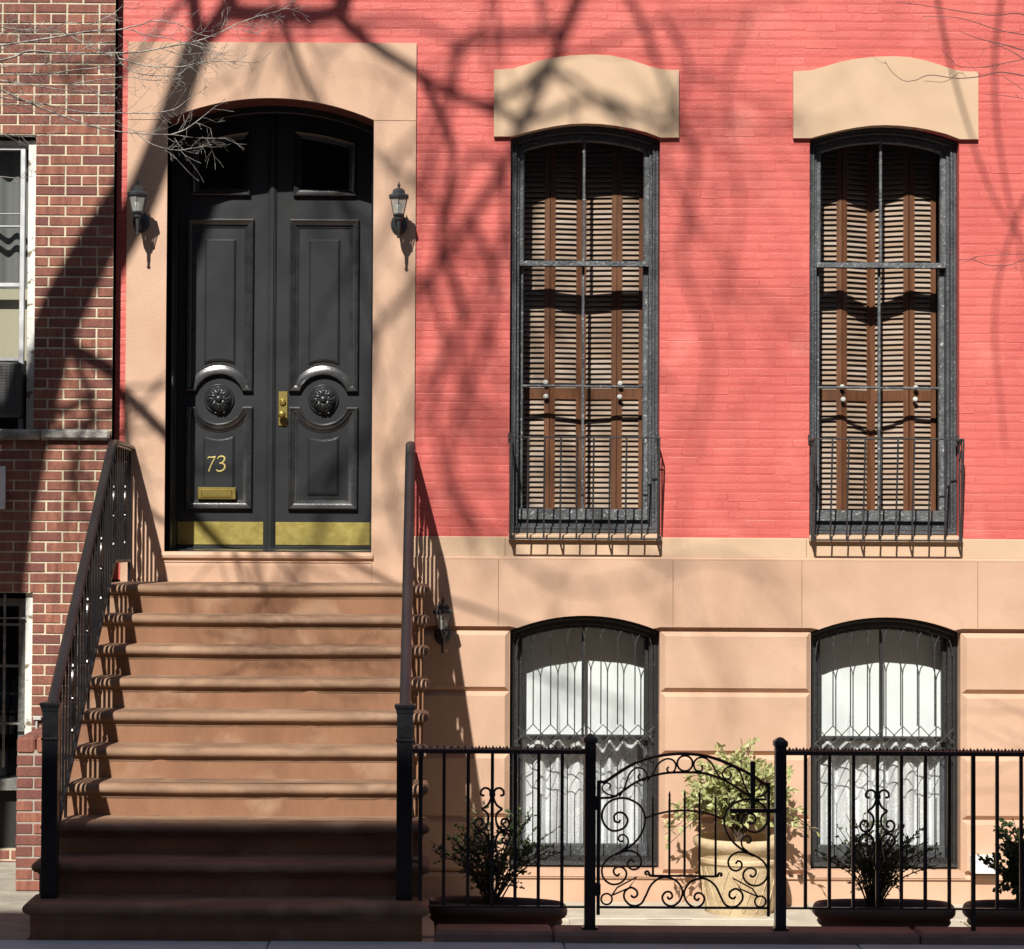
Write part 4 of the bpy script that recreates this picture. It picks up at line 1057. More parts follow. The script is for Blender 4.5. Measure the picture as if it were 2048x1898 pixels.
while z < HTOP:
    hdr = row % 8 == 5; L0 = 0.2135 if not hdr else 0.1068; J = 0.0102
    off = (0.0 if row % 2 else L0 / 2)
    xx = NR + off
    while xx > NL:
        a, c = xx - L0, xx; xx -= L0
        a = max(a, NL); c = min(c, NR - 0.0); segs = [(a + J / 2, c - (J / 2 if c < NR - 1e-4 else 0))]
        for (h0, h1, g0, g1) in ((nx1 - NW, nx1, nz0, nz1), (mx1 - NW, mx1, mz0, mz1)):
            ns = []
            for a_, c_ in segs:
                if z + CH < g0 + .01 or z > g1 - .01 or c_ < h0 or a_ > h1: ns.append((a_, c_)); continue
                if a_ < h0: ns.append((a_, h0))
                if c_ > h1: ns.append((h1, c_))
            segs = ns
        for a_, c_ in segs:
            if c_ - a_ < 0.02: continue
            f = -ND - U(-0.001, 0.002); e = 0.0025; jz = U(-.0012, .0012); z0 = z + J / 2 + jz; z1 = z + CH - J / 2 + jz; a2 = a_ + U(-.001, .001); c2 = c_ + (U(-.001, .001) if c_ < NR - .001 else 0)
            t = U(-.0012, .0012)
            v = [(a2, -ND + 0.007, z0), (c2, -ND + 0.007, z0 + t), (c2, -ND + 0.007, z1 + t), (a2, -ND + 0.007, z1), (a2 + e, f, z0 + e), (c2 - e, f, z0 + e + t), (c2 - e, f, z1 - e + t), (a2 + e, f, z1 - e)]
            b.add(v, [(4, 5, 6, 7), (0, 1, 5, 4), (1, 2, 6, 5), (2, 3, 7, 6), (3, 0, 4, 7)], R() ** 1.5)
    z += CH; row += 1
b.build('brick_wall', M['nbrick'], nb)
b = MB(); b.box(NR - 0.01, NR + 0.0, -ND + 0.004, 0.02, -0.4, HTOP); b.build('party_wall', M['mortar'], nb)
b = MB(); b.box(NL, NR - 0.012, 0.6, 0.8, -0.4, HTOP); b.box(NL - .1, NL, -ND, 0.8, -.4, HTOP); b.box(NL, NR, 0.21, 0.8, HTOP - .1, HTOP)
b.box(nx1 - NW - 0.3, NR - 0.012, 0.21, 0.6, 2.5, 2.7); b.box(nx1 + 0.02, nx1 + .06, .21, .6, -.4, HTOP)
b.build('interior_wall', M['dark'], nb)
b = MB()
for a_, c_ in ((NL, X(82, 870, ND)), (X(82, 870, ND) + 0.004, X(221, 870, ND))):
    b.box(a_, c_, -ND - 0.05, 0.0, sill_b, sill_t, bev=0.016)
b.build('sill_band', M['sillstone'], nb, smooth=True)
# upper window
b = MB(); d = -0.03
x3 = nx1 - 0.001; x2 = X(54.5, 550, 0.08); zt2 = Z(30, 291, 0.05)
b.box(x2, x3, -0.075, 0.12, nz0 + .001, zt2 + 0.03, bev=0.003); b.box(nx1 - NW, nx1 - NW + .05, -0.075, 0.12, nz0 + .001, nz1 - .001)
b.box(nx1 - NW + .05, x2 , -0.06, 0.12, zt2, zt2 + 0.03, bev=.003)
nwin = b.build('window', M['peel'], nb); nwin['label'] = 'white framed sash window with peeling paint and an air conditioner'
b = MB(); x1a, x1b = X(39, 550, 0.05), X(48.5, 550, 0.05)
b.box(x1a, x1b, -0.05, 0.0, nz0 + .001, zt2 - 0.002, bev=.003); b.box(nx1 - NW + .05, x1a, -0.05, 0.0, zt2 - 0.03, zt2 - 0.002, bev=.002)
for sy, h in ((428, 0.006), (453, 0.010), (570, 0.026), (719, 0.020)):
    zz = Z(20, sy, 0.03); b.box(nx1 - NW + .05, x1a, -0.045, 0.0, zz - h / 2, zz + h / 2, bev=0.002)
b.build('storm_frame', M['alu'], nwin)
b = MB(); b.add([(nx1 - NW, -0.02, nz0), (x1a, -0.02, nz0), (x1a, -0.02, zt2), (nx1 - NW, -0.02, zt2)], [(0, 1, 2, 3)]); b.build('pane', M['glass'], nwin)
b = MB(); b.box(nx1 - NW + .02, x2, 0.10, 0.11, Z(20, 719, 0), Z(20, 575, 0)); b.build('window_shade', mat('tan_shade', (0.42, 0.38, 0.28), rough=0.9), nwin)
b = MB(); rows = [[(nx1 - NW + .02 + (x2 - nx1 + NW - .02) * i / 60, 0.13 + 0.018 * math.sin(i * .9), zz) for i in range(61)] for zz in (Z(20, 575, 0), nz1 + .02)]
b.loft(rows, closed=False); b.build('pane_grey_sheet', mat('pane_grey', (0.16, 0.165, 0.16), rough=0.9), nwin, smooth=True, split=180)  # added grey wavy sheet, there to make the panes look greyer
# air conditioner
ac = empty('air_conditioner', (nx1 - 0.4, -ND, nz0 + 0.05), 'dark box air conditioner sitting in the white framed window of the brick building', 'air conditioner')
b = MB(); az1, az0 = Z(20, 724, 0.2), Z(20, 834, 0.2); ax1 = X(41, 780, 0.2)
b.box(ax1 - 0.5, ax1, -ND - 0.06, 0.1, az0, az1, bev=0.01); b.build('case', mat('ac_case', (0.05, 0.05, 0.05), rough=0.6), ac)
b = MB(); z = az0 + 0.015
while z < az1 - 0.015:
    b.box(ax1 - 0.48, ax1 - 0.018, -ND - 0.066, -ND - 0.061, z, z + 0.004); z += 0.010
x_ = ax1 - 0.47
while x_ < ax1 - 0.02: b.box(x_, x_ + 0.002, -ND - 0.068, -ND - 0.066, az0 + .012, az1 - .012); x_ += 0.03
b.build('grille', mat('ac_grille', (0.12, 0.12, 0.12), rough=0.5), ac)
# basement window of the neighbour
b = MB(); xg1, xg2, xg3 = X(36, 1400, 0.05), X(51, 1400, 0.07), mx1 - 0.001
zs0 = Z(20, 1556, 0.05)
b.box(xg2, xg3, -0.10, 0.1, zs0 - .06, mz1 - 0.001, bev=.003)
nbw = b.build('basement_window', M['peel'], nb); nbw['label'] = 'barred basement window with weathered grey frame, its tone darkened for shade'
b = MB(); mf = mat('grey_weathered_shaded_frame', (0.22, 0.22, 0.20), (0.10, 0.10, 0.09), rough=0.8, scale=20, bump=.5)  # grey darkened further to paint in the shade on frame and bars
b.box(xg1, xg2, -0.05, 0.06, zs0, mz1 - 0.04, bev=.003); b.box(mx1 - NW + .01, xg1, -0.05, 0.06, mz1 - 0.09, mz1 - 0.04)
for sy in (1249, 1332, 1447): zz = Z(20, sy, .04); b.box(mx1 - NW + .01, xg1, -0.045, 0.06, zz - 0.008, zz + 0.008)
b.build('sash', mf, nbw)
b = MB(); b.add([(mx1 - NW, 0.0, zs0), (xg1, 0.0, zs0), (xg1, 0.0, mz1), (mx1 - NW, 0.0, mz1)], [(0, 1, 2, 3)]); b.build('pane', M['glassdoor'], nbw)
b = MB(); b.box(mx1 - NW + .01, mx1 - .005, -0.13, 0.1, zs0 - 0.075, zs0 - 0.001, bev=.004); b.build('sill', mf, nbw)
b = MB()
xb_ = X(7.5, 1400, 0.12)
for i in range(7): b.tube([(xb_ - 0.14 * i, -0.115, Z(20, 1535, .12)), (xb_ - 0.14 * i, -0.115, mz1 - 0.01)], 0.0075, square=True)
for sy in (1236, 1447): b.tube([(mx1 - NW, -0.122, Z(20, sy, .12)), (xg2, -0.122, Z(20, sy, .12))], 0.006, square=True)
b.build('window_bars', mf, nbw)
b = MB(); b.box(mx1 - NW, mx1 - .003, -0.04, 0.0, -0.1, zs0 - 0.08); b.build('cellar_dark_sheet', M['dark'], nbw)  # near-black sheet in place of the shaded recess under the sill
# small fittings on the neighbour
b = MB(); p0 = pt(-40, 1018, ND + .03); p1 = pt(11, 932, ND + .03); b.box(p0.x, p1.x, -ND - 0.03, -ND - 0.001, p0.z, p1.z, bev=.004)
tag(b.build('notice_board', M['white']), 'small white framed panel on the brick wall at the left edge', 'sign')
b = MB(); px_ = X(73, 1460, ND + .02)
b.tube([(px_, -ND - 0.02, Z(73, 1442, ND)), (px_, -ND - 0.02, Z(73, 1500, ND))], 0.007, 8)
for sy in (1436, 1483): zz = Z(73, sy, ND); b.box(px_ - 0.022, px_ + 0.03, -ND - 0.03, -ND - 0.001, zz - 0.012, zz + 0.012, bev=.003)
tag(b.build('wall_pipe', M['plate']), 'short grey pipe with two clamps on the brick wall behind the left newel post', 'pipe')
# low brick pier beside the stoop
pier = MB(); random.seed(8); PX0, PX1 = -2.49, -2.135; z = -0.06; row = 0
core = MB(); core.box(PX0 + .006, PX1 - .002, -1.394, -ND - .05, -0.4, 0.79)
while z < 0.72:
    off = 0.107 if row % 2 else 0.0
    for (a, c) in ([(PX0, PX0 + 0.205), (PX0 + .213, PX1)] if row % 2 == 0 else [(PX0, PX0 + 0.10), (PX0 + .108, PX0 + 0.31), (PX0 + 0.318, PX1)]):
        j = U(-.003, .003); pier.box(a + U(0, .003), c, -1.40 + j, -1.30, z + .004, z + .064, bev=0.005, c=R())
    yy = -1.292
    while yy < -0.2: pier.box(PX0 + U(-.002, .002), PX0 + 0.09, yy, yy + 0.2, z + .004, z + .064, bev=.005, c=R()); yy += 0.209
    z += 0.0685; row += 1
xa = PX0
for i in range(3): pier.box(xa + .002, xa + 0.112, -1.405, -1.2, z + .004, z + .105, bev=0.014, c=R()); xa += 0.119
yy = -1.19
while yy < -0.2: pier.box(PX0, PX1, yy, yy + 0.1, z + .004, z + .105, bev=.014, c=R()); yy += 0.108
pr = empty('brick_pier', ((PX0 + PX1) / 2, -1.3, -0.06), 'low red brick wall end standing left of the stoop below the newel post', 'brick wall')
pier.build('bricks', M['nbrick'], pr); core.build('mortar', mat('grey_mortar', (0.34, 0.30, 0.25), rough=.9, bump=.4), pr)

# ================================================================== planters, urn, plants
def make_planter():
    r = empty('planter', (0, 0, 0)); hw, hd, H = 0.385, 0.175, 0.42
    def ov(sx, z, n=48):
        o = []
        for k in range(n):
            a = 2 * math.pi * k / n; c, s_ = math.cos(a), math.sin(a); e = 0.75
            o.append(((hw - sx) * math.copysign(abs(c) ** e, c), (hd - sx) * math.copysign(abs(s_) ** e, s_), z))
        return o
    b = MB(); b.loft([ov(0.075, 0), ov(0.07, 0.02), ov(0.045, H - 0.12), ov(0.03, H - 0.115), ov(0.022, H - 0.10), ov(0.028, H - 0.085), ov(0.024, H - 0.078), ov(0.010, H - 0.070), ov(0.0, H - 0.055), ov(-0.002, H - 0.035), ov(0.006, H - 0.012), ov(0.018, H), ov(0.03, H - 0.006), ov(0.038, H - 0.02), ov(0.05, H - 0.10)], cap=False)
    b.add(ov(0.075, 0), [tuple(range(48))]); b.build('tub', M['pot'], r, smooth=True, split=60)
    b = MB(); b.add(ov(0.04, H - 0.05), [tuple(range(48))]); b.build('soil', M['soil'], r)
    return r
PD = 2.72
planter = make_planter()
pspecs = [((989, 1800), 'brown oval planter nearest the stoop, behind the short fence section', 0.06), ((1767.5, 1806), 'brown oval planter in front of the second basement window', 0.0), ((2068, 1806), 'brown oval planter cut off by the right edge of the photo', 0.0)]
ppos = []
for i, ((sx, sy), lab, rot) in enumerate(pspecs):
    o = planter if i == 0 else copy_tree(planter); xx_ = X(sx, sy, PD)
    o.location = (xx_, -PD, YARDZ + (0.0)); o.rotation_euler = (0, rot * 0.5, 0); ppos.append(xx_)
    tag(o, lab, 'planter', 'brown oval planters behind the fence')
def leafmesh(mb, c, d, L_, w, fold=0.3, tone=None):
    d = d.normalized(); sd = d.cross(Vector((U(-1, 1), U(-1, 1), U(-.3, 1)))).normalized(); up = sd.cross(d)
    a = c; m = c + d * L_ * 0.5; e = c + d * L_ - up * L_ * 0.15
    l_ = m + sd * w - up * w * fold; r_ = m - sd * w - up * w * fold
    mb.add([a, l_, e, r_, m], [(0, 1, 4), (1, 2, 4), (2, 3, 4), (3, 0, 4)], tone if tone is not None else R())
def shrub(name, base, top, spread, nst, leaf, mleaf, lab, lsz=(0.018, 0.03), lw=0.3, dens=16, yflat=0.6, bend=0.3, start=0.15, seed=1, droop=0.0, lean=0.0):
    random.seed(seed)
    r = empty(name, base, lab, 'shrub'); st = MB(); lf = MB()
    B = Vector(base); H = top
    def leaves(P, n):
        for _ in range(n):
            t = U(start, 1) ; i = min(len(P) - 2, int(t * (len(P) - 1))); q = P[i].lerp(P[i + 1], R())
            dirv = (P[i + 1] - P[i]).normalized() + Vector((U(-1, 1), U(-1, 1), U(-.7, .8))) * 1.1
            leafmesh(lf, q, dirv, U(*lsz), U(*lsz) * lw)
    for i in range(nst):
        a = U(-1, 1); aa = U(-1, 1); L_ = U(0.6, 1.0)
        tip = B + Vector((a * spread + lean * L_, aa * spread * yflat, H * L_ * (1 - 0.35 * a * a)))
        mid = B.lerp(tip, 0.5) + Vector((-a * spread * bend * 0.4, 0, H * 0.08))
        if droop: tip.z -= droop * abs(a) * H
        P = catmull([B + Vector((U(-.02, .02), U(-.02, .02), 0)), mid, tip], 5)
        st.tube(P, taper(len(P), 0.0055, 0.0018), 5); leaves(P, int(dens * L_))
        for j in range(5):
            t = U(0.3, 0.95); k = int(t * (len(P) - 2)); q = P[k]
            e = q + Vector((U(-1, 1) * 0.12, U(-1, 1) * 0.09, U(-0.02, 0.14))) * (H / 0.5)
            if droop: e.z -= 0.04
            Q = catmull([q, (q + e) / 2 + Vector((U(-.02, .02), U(-.02, .02), 0.015)), e], 3)
            st.tube(Q, taper(len(Q), 0.0026, 0.001), 4); leaves(Q, int(dens * 0.55))
    st.build('stems', M['stem'], r); lf.build('leaves', M[mleaf], r)
    return r
zs = YARDZ + 0.36
shrub('shrub', (ppos[0] - 0.02, -PD, zs), 0.62, 0.40, 30, 0, 'leafd', 'dark small leaved shrub in the planter nearest the stoop', seed=4, dens=24, lsz=(0.017, 0.030), lean=0.06)
shrub('shrub', (ppos[1] - 0.06, -PD, zs), 0.58, 0.36, 34, 0, 'leafd', 'dark fine leaved shrub in the planter before the second basement window', seed=9, dens=24, lsz=(0.015, 0.028))
shrub('shrub', (ppos[2] - 0.04, -PD, zs), 0.50, 0.26, 24, 0, 'leafd', 'dark broad leaved shrub cut off by the right edge of the photo', seed=15, dens=24, lsz=(0.024, 0.038), lw=0.42)
# urn
UD = 0.42; ux = X(1478, 1720, UD)
urn = empty('urn_planter', (ux, -UD, YARDZ), 'large round cream terracotta pot with diamond relief behind the gate', 'planter')
s_ = 1.0; ZR = Z(1478, 1673, UD)
b = MB(); H = ZR - YARDZ
prof = [(0.02, 0.0), (0.215, 0.0), (0.22, 0.02), (0.232, H * .3), (0.246, H * 0.62), (0.25, H * 0.66), (0.262, H * 0.68), (0.262, H * 0.72), (0.25, H * .74), (0.252, H * 0.8), (0.268, H * 0.84), (0.292, H * 0.88), (0.302, H * 0.93), (0.298, H * 0.975), (0.285, H), (0.262, H), (0.25, H * .96), (0.24, H * .85), (0.0, H * .85)]
b.lathe(ux, -UD, [(r * 0.98, YARDZ + z_) for r, z_ in prof], 48, cap=False); b.build('pot', M['urn'], urn, smooth=True, split=40)
b = MB()
nd = 16; hh = H * 0.62
for i in range(nd):
    for sg in (1, -1):
        P = []
        for j in range(9):
            t = j / 8; a = 2 * math.pi * (i + sg * t) / nd; rr = (0.222 + 0.028 * t) * 0.985; P.append((ux + rr * math.cos(a), -UD + rr * math.sin(a), YARDZ + 0.03 + (hh - 0.03) * t))
        b.tube(P, 0.0055, 5)
b.build('diamond_relief', M['urn'], urn, smooth=True)
shrub('shrub', (ux, -UD, ZR - 0.04), 0.70, 0.52, 54, 0, 'leafl', 'pale yellow-green shrub growing in the big cream pot behind the gate', seed=12, dens=17, lsz=(0.038, 0.064), lw=0.32, yflat=0.45, droop=0.5, start=0.3)

# ================================================================== trees
def shp(sx, sy, t):
    """a point t metres out from the wall whose shadow falls at the given place on the wall"""
    p = pt(sx, sy, 0); return Vector((p.x - 0.25 * t, -t, p.z + 0.95 * t))
tree = empty('street_tree', (-4.7, -5.4, 0), 'bare tree whose fine grey twigs hang across the upper left of the brick wall', 'tree')
random.seed(17)
b = MB()
P = catmull([Vector((-4.45, -5.5, -0.1)), Vector((-4.4, -5.45, 2.5)), shp(-40, 1650, 5.3), shp(-15, 1450, 5.25), shp(5, 1290, 5.2), shp(25, 1130, 5.2), shp(60, 960, 5.2), shp(120, 720, 5.2), shp(195, 560, 5.3), shp(281, 410, 5.4), shp(346, 240, 5.5), shp(378, 147, 5.55), shp(402, 80, 5.6)], 6)
TR = [.22, .21, .20, .19, .18, .17, .155, .138, .12, .10, .085, .082, .080]
b.tube(P, [TR[min(12, i // 6)] * (1 - (i % 6) / 6) + TR[min(12, i // 6 + 1)] * (i % 6) / 6 for i in range(len(P))], 12); b.build('trunk', M['bark'], tree, smooth=True)
limbs = []
def limb(pts, r0, r1, side=True):
    P = catmull([shp(*p) for p in pts], 6); b = MB(); rr = taper(len(P), r0, r1); b.tube(P, rr, 8); limbs.append((P, rr))
    return b.build('limb', M['bark'], tree, smooth=True)
limb([(402, 84, 5.6), (390, 30, 5.6), (383, -60, 5.6), (360, -250, 5.7)], 0.055, 0.035)
limb([(402, 84, 5.6), (438, 42, 5.6), (460, -10, 5.65), (480, -120, 5.8), (500, -300, 6)], 0.062, 0.04)
limb([(448, 25, 5.6), (500, 27, 5.6), (560, 28, 5.7), (640, 30, 5.9), (680, 14, 6.1), (705, -40, 6.4), (790, -220, 6.8)], 0.05, 0.042)
limb([(672, 24, 6.0), (708, 62, 6.05), (765, 108, 6.2), (850, 158, 6.5), (950, 205, 6.8), (1030, 195, 7.1), (1100, 130, 7.4), (1200, 90, 7.8)], 0.045, 0.012)
limb([(690, 10, 6.05), (640, -90, 6.3), (560, -260, 6.6)], 0.05, 0.03)
limb([(1200, -110, 8.2), (1130, 60, 8.4), (1080, 190, 8.6), (1010, 330, 8.8), (940, 440, 8.9), (860, 550, 9.0), (760, 655, 9.2), (640, 760, 9.4), (560, 840, 9.6)], 0.042, 0.018)
limb([(790, -220, 6.8), (980, -240, 7.4), (1200, -110, 8.2)], 0.055, 0.05)
limb([(1010, 330, 8.8), (1000, 500, 9.2), (900, 700, 9.5), (840, 850, 9.8)], 0.022, 0.008)
limb([(1130, 60, 8.4), (930, 90, 8.8), (905, 200, 9.2), (850, 330, 9.5), (800, 420, 9.7), (700, 560, 10)], 0.03, 0.008)
limb([(120, 720, 5.2), (185, 755, 5.0), (250, 795, 4.9), (330, 872, 4.8), (400, 950, 4.7), (470, 1015, 4.7), (600, 1062, 4.8), (700, 1125, 4.9), (800, 1180, 5.0)], 0.05, 0.012)
limb([(250, 795, 4.9), (270, 980, 4.7), (350, 1060, 4.6), (520, 1110, 4.5)], 0.025, 0.008)
limb([(60, 960, 5.2), (150, 905, 5.6), (240, 860, 6.0), (330, 770, 6.5)], 0.03, 0.01)
limb([(195, 560, 5.3), (160, 720, 5.7), (200, 860, 6.0), (170, 1000, 6.3), (260, 1300, 6.8)], 0.035, 0.01)
limb([(20, 1130, 5.2), (-80, 980, 5.0), (-160, 700, 5.2), (-180, 300, 5.4)], 0.12, 0.06)
limb([(-110, 870, 5.05), (0, 880, 4.9), (120, 870, 4.9), (210, 830, 5)], 0.05, 0.015)
limb([(1200, 90, 7.8), (1330, 40, 8.2), (1500, 20, 8.8), (1650, -40, 9.2)], 0.012, 0.006)
limb([(1100, 130, 7.4), (1010, 420, 9.8), (1200, 1010, 10), (1350, 1150, 10.4)], 0.02, 0.012)
for i_, pp in enumerate([
    [(850, 170, 6.5), (905, 300, 7.5), (880, 480, 8.5), (925, 620, 9.5), (870, 800, 10), (900, 980, 10.5), (960, 1120, 11)],
    [(1010, 330, 8.8), (950, 310, 8.9), (900, 420, 9.2), (850, 600, 9.6), (820, 700, 10)],
    [(940, 440, 8.9), (990, 560, 9.4), (960, 720, 9.9), (900, 900, 10.3), (960, 1120, 11)],
    [(860, 550, 9.0), (890, 700, 9.4), (840, 780, 9.8), (780, 950, 10.2), (820, 1120, 10.8)],
    [(1200, -110, 8.2), (1290, 60, 8.8), (1335, 190, 9.4), (1390, 320, 9.9), (1365, 520, 10.4), (1420, 700, 11), (1390, 900, 11.6)],
    [(950, 205, 6.8), (1060, 250, 7.6), (1200, 205, 8.2), (1320, 255, 8.8), (1420, 225, 9.4)],
    [(1030, 195, 7.1), (1130, 160, 7.9), (1240, 235, 8.7), (1350, 220, 9.2)],
    [(930, 90, 8.8), (850, 260, 9.6), (790, 330, 10.2), (800, 460, 11)],
    [(930, 90, 8.8), (800, 40, 9.4), (690, 80, 10), (635, 160, 10.6), (650, 270, 11.2)],
    [(800, 40, 9.4), (640, 50, 10.2), (560, 110, 10.8), (600, 190, 11.4), (580, 330, 12)],
    [(900, 980, 10.5), (1040, 1130, 11), (1160, 1185, 11.4), (1290, 1165, 11.8)],
    [(800, 1180, 5.0), (960, 1230, 6.0), (1080, 1275, 7.0), (1240, 1330, 8)],
    [(640, 760, 9.4), (560, 1000, 9.9), (500, 1250, 10.4), (620, 1420, 11), (560, 1560, 11.5)],
    [(760, 655, 9.2), (700, 900, 9.8), (600, 1150, 10.3), (700, 1330, 10.9), (640, 1500, 11.4)],
    [(700, 900, 9.8), (560, 1180, 10.3), (420, 1330, 10.8), (480, 1500, 11.3)],
    [(1330, 40, 8.2), (1380, 140, 8.8), (1330, 300, 9.4), (1400, 480, 10)],
    [(1500, 20, 8.8), (1450, 200, 9.6), (1480, 420, 10.4), (1440, 620, 11)],
    [(1290, 1165, 11.8), (1420, 1120, 12.2), (1560, 1160, 12.6)]]):
    limb(pp, (0.032, 0.026, 0.030, 0.024, 0.030, 0.034, 0.026, 0.022, 0.020, 0.022, 0.022, 0.014, 0.026, 0.030, 0.022, 0.018, 0.012, 0.016)[i_] * 0.88, 0.010)
tw = MB()
def frac(P0, d, L_, r, depth):
    n = 4; P = [P0]; q = P0; dd = d.normalized()
    for i in range(n):
        dd = (dd + Vector((U(-.3, .3), U(-.3, .3), U(-.3, .3)))).normalized(); q = q + dd * L_ / n; P.append(q)
    tw.tube(P, taper(len(P), r, r * 0.5), 5, cap=False)
    if depth > 0:
        for _ in range(3):
            k = random.randint(1, n); frac(P[k], dd + Vector((U(-1, 1), U(-1, 1), U(-1, 1))) * 0.9, L_ * U(0.5, 0.75), r * 0.55, depth - 1)
def inview(q):
    v = CM.transposed() @ (q - Vector((0, -DIST, CAMZ)));
    if v.z >= 0: return False
    sx = 862 + FPX * v.x / -v.z; sy = 949 - FPX * v.y / -v.z
    return -60 < sx < 2110 and sy > -80
for P, rr in limbs:
    for _ in range(4):
        k = random.randint(len(P) // 3, len(P) - 1)
        if P[k].y > -7.4 and R() < 0.6: continue
        frac(P[k], Vector((U(-.6, .9), U(-1, .2), U(-.9, .3))), U(0.6, 1.5), min(0.02, rr[k] * 0.5), 2)
tw.build('twigs', M['bark'], tree)

# foreground twigs that hang into the picture
def twigs(name, lines, scale, ox, oy, t, m, par, r0, r1, seed, sub, sublen, jit=0.4):
    random.seed(seed); b = MB()
    def grow(p, ang, L_, dep, tt, r):
        """wandering twig in photo-pixel units at distance tt"""
        n = max(4, int(L_ / 12)); pts = [(p[0], p[1], tt)]; x_, y_ = p; cur = U(-0.09, 0.09)
        for i in range(n):
            ang += cur + U(-0.12, 0.12); x_ += math.cos(ang) * L_ / n; y_ += math.sin(ang) * L_ / n; tt += U(-.012, .012); pts.append((x_, y_, tt))
        b.tube([pt(*q) for q in pts], taper(len(pts), r, 0.0007), 4, cap=False)
        if dep > 0:
            for _ in range(random.randint(1, 3)):
                q = pts[random.randint(1, n)]; grow(q[:2], ang + random.choice((-1, 1)) * U(0.5, 1.0), L_ * U(0.35, 0.6), dep - 1, q[2], r * 0.7)
    for ln, k0 in lines:
        base_t = t + U(-jit, jit)
        P3 = catmull([Vector((ox + x_ / scale, oy + y_ / scale, 0)) for x_, y_ in ln], 6); n = len(P3)
        drift = U(-.1, .1)
        b.tube([pt(q.x, q.y, base_t + drift * i / n) for i, q in enumerate(P3)], taper(n, r0 * k0, r1), 5, cap=False)
        for i in range(n - 1):
            seg = (P3[i + 1] - P3[i]); c = int(seg.length / 10 * sub + R())
            for _ in range(c):
                q = P3[i].lerp(P3[i + 1], R()); a = math.atan2(seg.y, seg.x) + random.choice((-1, 1)) * U(0.35, 1.15)
                grow((q.x, q.y), a, U(*sublen) * (1 if R() < .75 else 1.8), 1 if R() < .55 else 0, base_t + drift * i / n, r1 * 0.8)
    return b.build(name, m, par)
T = [([(-60, 305), (0, 300), (200, 270), (400, 240), (600, 205), (760, 200), (870, 175), (940, 160), (1000, 140), (1150, 150), (1300, 220), (1380, 240), (1430, 238)], 1.3),
     ([(-60, 420), (0, 400), (100, 372), (200, 335), (400, 350), (700, 350), (900, 345), (1060, 318), (1300, 270), (1450, 215), (1560, 160), (1700, 108), (1848, 68), (1960, 0)], 1.5),
     ([(-60, 495), (0, 490), (300, 490), (500, 460), (740, 438), (830, 390), (900, 345)], 1.2),
     ([(-60, 560), (0, 590), (200, 680), (400, 760), (600, 830), (800, 870), (1000, 885), (1150, 890), (1300, 910), (1520, 912)], 1.3),
     ([(1120, 890), (1210, 860), (1300, 800), (1430, 695)], .7),
     ([(880, 860), (1000, 950), (1150, 990), (1260, 980), (1400, 955)], .8),
     ([(1150, 910), (1200, 980), (1250, 1005), (1310, 1015)], .6),
     ([(0, 530), (200, 560), (400, 590), (600, 605), (740, 600), (800, 560)], .9),
     ([(780, 385), (950, 430), (1060, 440), (1200, 440), (1350, 408), (1550, 405), (1700, 410), (1790, 340)], .9),
     ([(790, 415), (900, 480), (1050, 500), (1180, 490), (1260, 430), (1400, 400), (1490, 320)], .8),
     ([(440, 560), (700, 520), (860, 510), (1000, 530), (1200, 520)], .7),
     ([(0, 640), (300, 690), (550, 740), (800, 745), (1000, 745), (1150, 720), (1250, 650), (1390, 560)], .9),
     ([(0, 180), (250, 200), (450, 150), (600, 160), (760, 80), (830, 10)], .7),
     ([(740, 370), (560, 290), (400, 210), (200, 190), (0, 230)], .8),
     ([(0, 440), (150, 430), (350, 420), (600, 300), (760, 270)], .7),
     ([(870, 190), (950, 230), (1100, 250), (1250, 290), (1400, 330)], .7),
     ([(1060, 318), (1200, 360), (1330, 350), (1480, 360)], .6),
     ([(0, 340), (120, 250), (200, 150), (180, 110)], .6), ([(0, 240), (60, 160), (100, 120)], .5),
     ([(0, 1165), (120, 1175), (220, 1165)], .5), ([(0, 880), (200, 900), (420, 870)], .5), ([(0, 690), (240, 690), (330, 680)], .6),
     ([(1450, 215), (1540, 185), (1690, 215), (1825, 145)], .6)]
twigs('hanging_twigs', T, 3.3, 0, 0, 4.4, M['twig'], tree, 0.0040, 0.0013, 5, 0.72, (14, 52))
tree2 = empty('street_tree', (6.6, -4.9, 0), 'bare street tree at the right whose thin brown twigs reach in at the upper right', 'tree')
b = MB(); P = catmull([Vector((6.6, -4.9, -.1)), Vector((6.5, -4.8, 3)), Vector((6.2, -4.7, 6)), Vector((6.4, -4.9, 9)), Vector((6.1, -5, 12))], 6)
b.tube(P, taper(len(P), 0.2, 0.09), 12); b.build('trunk', M['bark'], tree2, smooth=True)
b = MB()
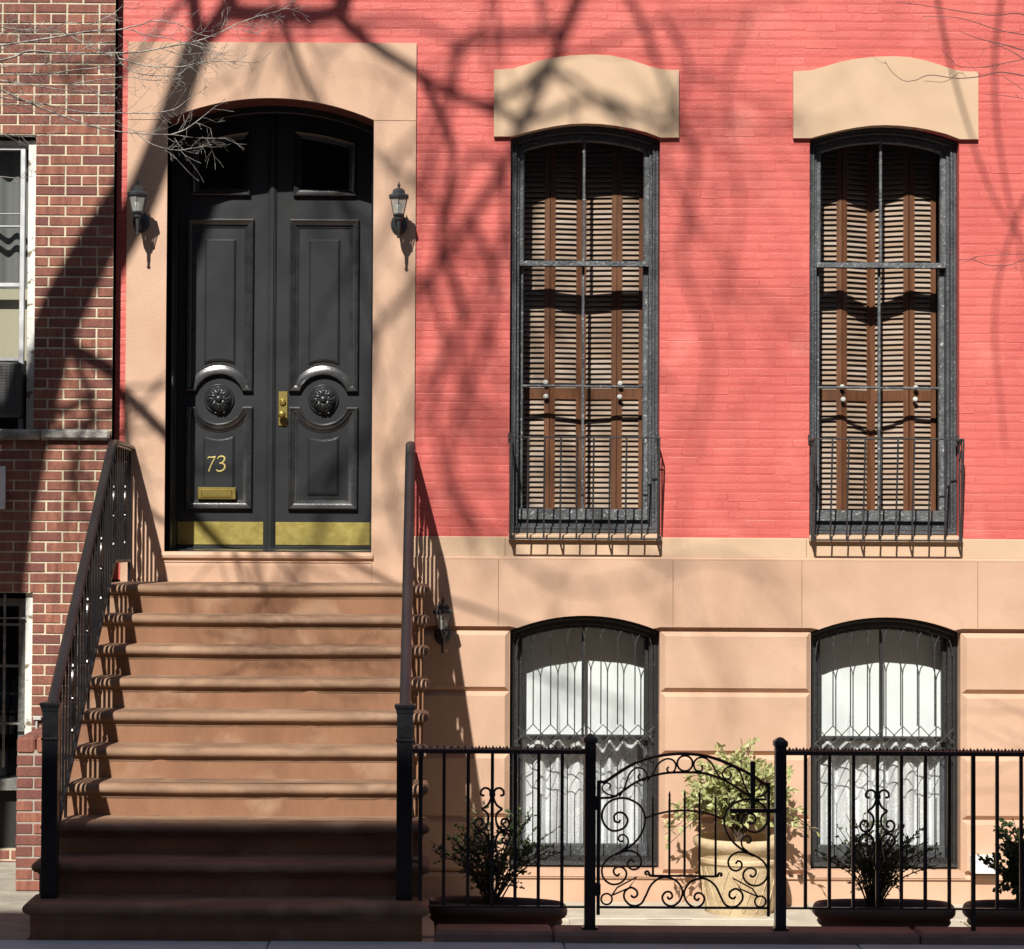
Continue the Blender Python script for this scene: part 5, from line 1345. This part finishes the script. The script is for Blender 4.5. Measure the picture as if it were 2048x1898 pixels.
for pts in ([shp(2010, -60, 5), shp(1990, 120, 5.2), shp(2000, 300, 5.4), shp(2045, 520, 5.6), shp(2100, 760, 5.8)], [shp(1860, -80, 5), shp(1905, 150, 5), shp(1950, 300, 5.2), shp(2000, 420, 5.3), shp(2050, 480, 5.5)],
            [shp(2120, 300, 5), shp(2040, 420, 5), shp(1990, 620, 5.2), shp(2010, 900, 5.4)], [Vector((6.2, -4.8, 7)), Vector((5, -4.9, 9)), shp(2120, -40, 5), shp(1860, -80, 5)]):
    P = catmull(pts, 6); b.tube(P, taper(len(P), 0.013, 0.005), 6)
b.build('limb', M['bark'], tree2, smooth=True)
T2 = [([(1760, 260), (1640, 245), (1480, 220), (1340, 250), (1180, 262), (1000, 240), (900, 275), (820, 278), (740, 220), (690, 145)], 1.0),
      ([(1200, 220), (1100, 285), (960, 280)], .5), ([(1760, 90), (1640, 70), (1500, 30), (1330, -10), (1200, -60)], 1.2), ([(1760, 200), (1640, 130), (1560, 80), (1380, 0)], 1.0),
      ([(1640, 130), (1500, 160), (1360, 185), (1200, 180), (1140, 130), (1075, 65)], .7),
      ([(1760, 1460), (1640, 1500), (1540, 1540), (1400, 1540), (1280, 1500), (1180, 1495), (1090, 1400)], .7), ([(1760, 1470), (1640, 1465), (1480, 1470), (1300, 1482)], .6),
      ([(1780, -120), (1600, -180), (1400, -170), (1000, -230), (760, -260)], 1.0), ([(1780, -20), (1500, -60), (1200, -150), (950, -160)], .9),
      ([(1640, 400), (1500, 380), (1370, 370)], .5), ([(1640, 345), (1560, 290), (1490, 240)], .5)]
twigs('hanging_twigs', T2, 3.42, 1568, 80, 4.2, M['twigred'], tree2, 0.0034, 0.0013, 9, 0.13, (10, 34))

# ================================================================== the house across the street (shades the pavement)
opp = empty('row_house', (0, -18.6, 0), 'plain brick row house across the street whose shadow covers the pavement', 'house')
ED = 18.3; EZ = 0.95 * (ED - 2.12)
b = MB(); b.box(-26, 26, -28, -ED - 0.35, -0.01, EZ - 0.5); b.build('wall', M['farbrick'], opp)
b = MB(); b.box(-26.2, 26.2, -28.2, -ED, EZ - 0.5, EZ, bev=0.04); b.build('cornice', M['frameblk'], opp)
for fl_ in range(4):
    for i in range(-8, 9):
        b = MB(); x_ = i * 1.9; z_ = 1.4 + fl_ * 3.4
        b.box(x_ - 0.5, x_ + 0.5, -ED - 0.36, -ED - 0.34 + .004, z_, z_ + 2.0); b.box(x_ - 0.6, x_ + 0.6, -ED - 0.36, -ED - 0.25, z_ - 0.12, z_ - .001); b.build('window', M['plate'], opp)
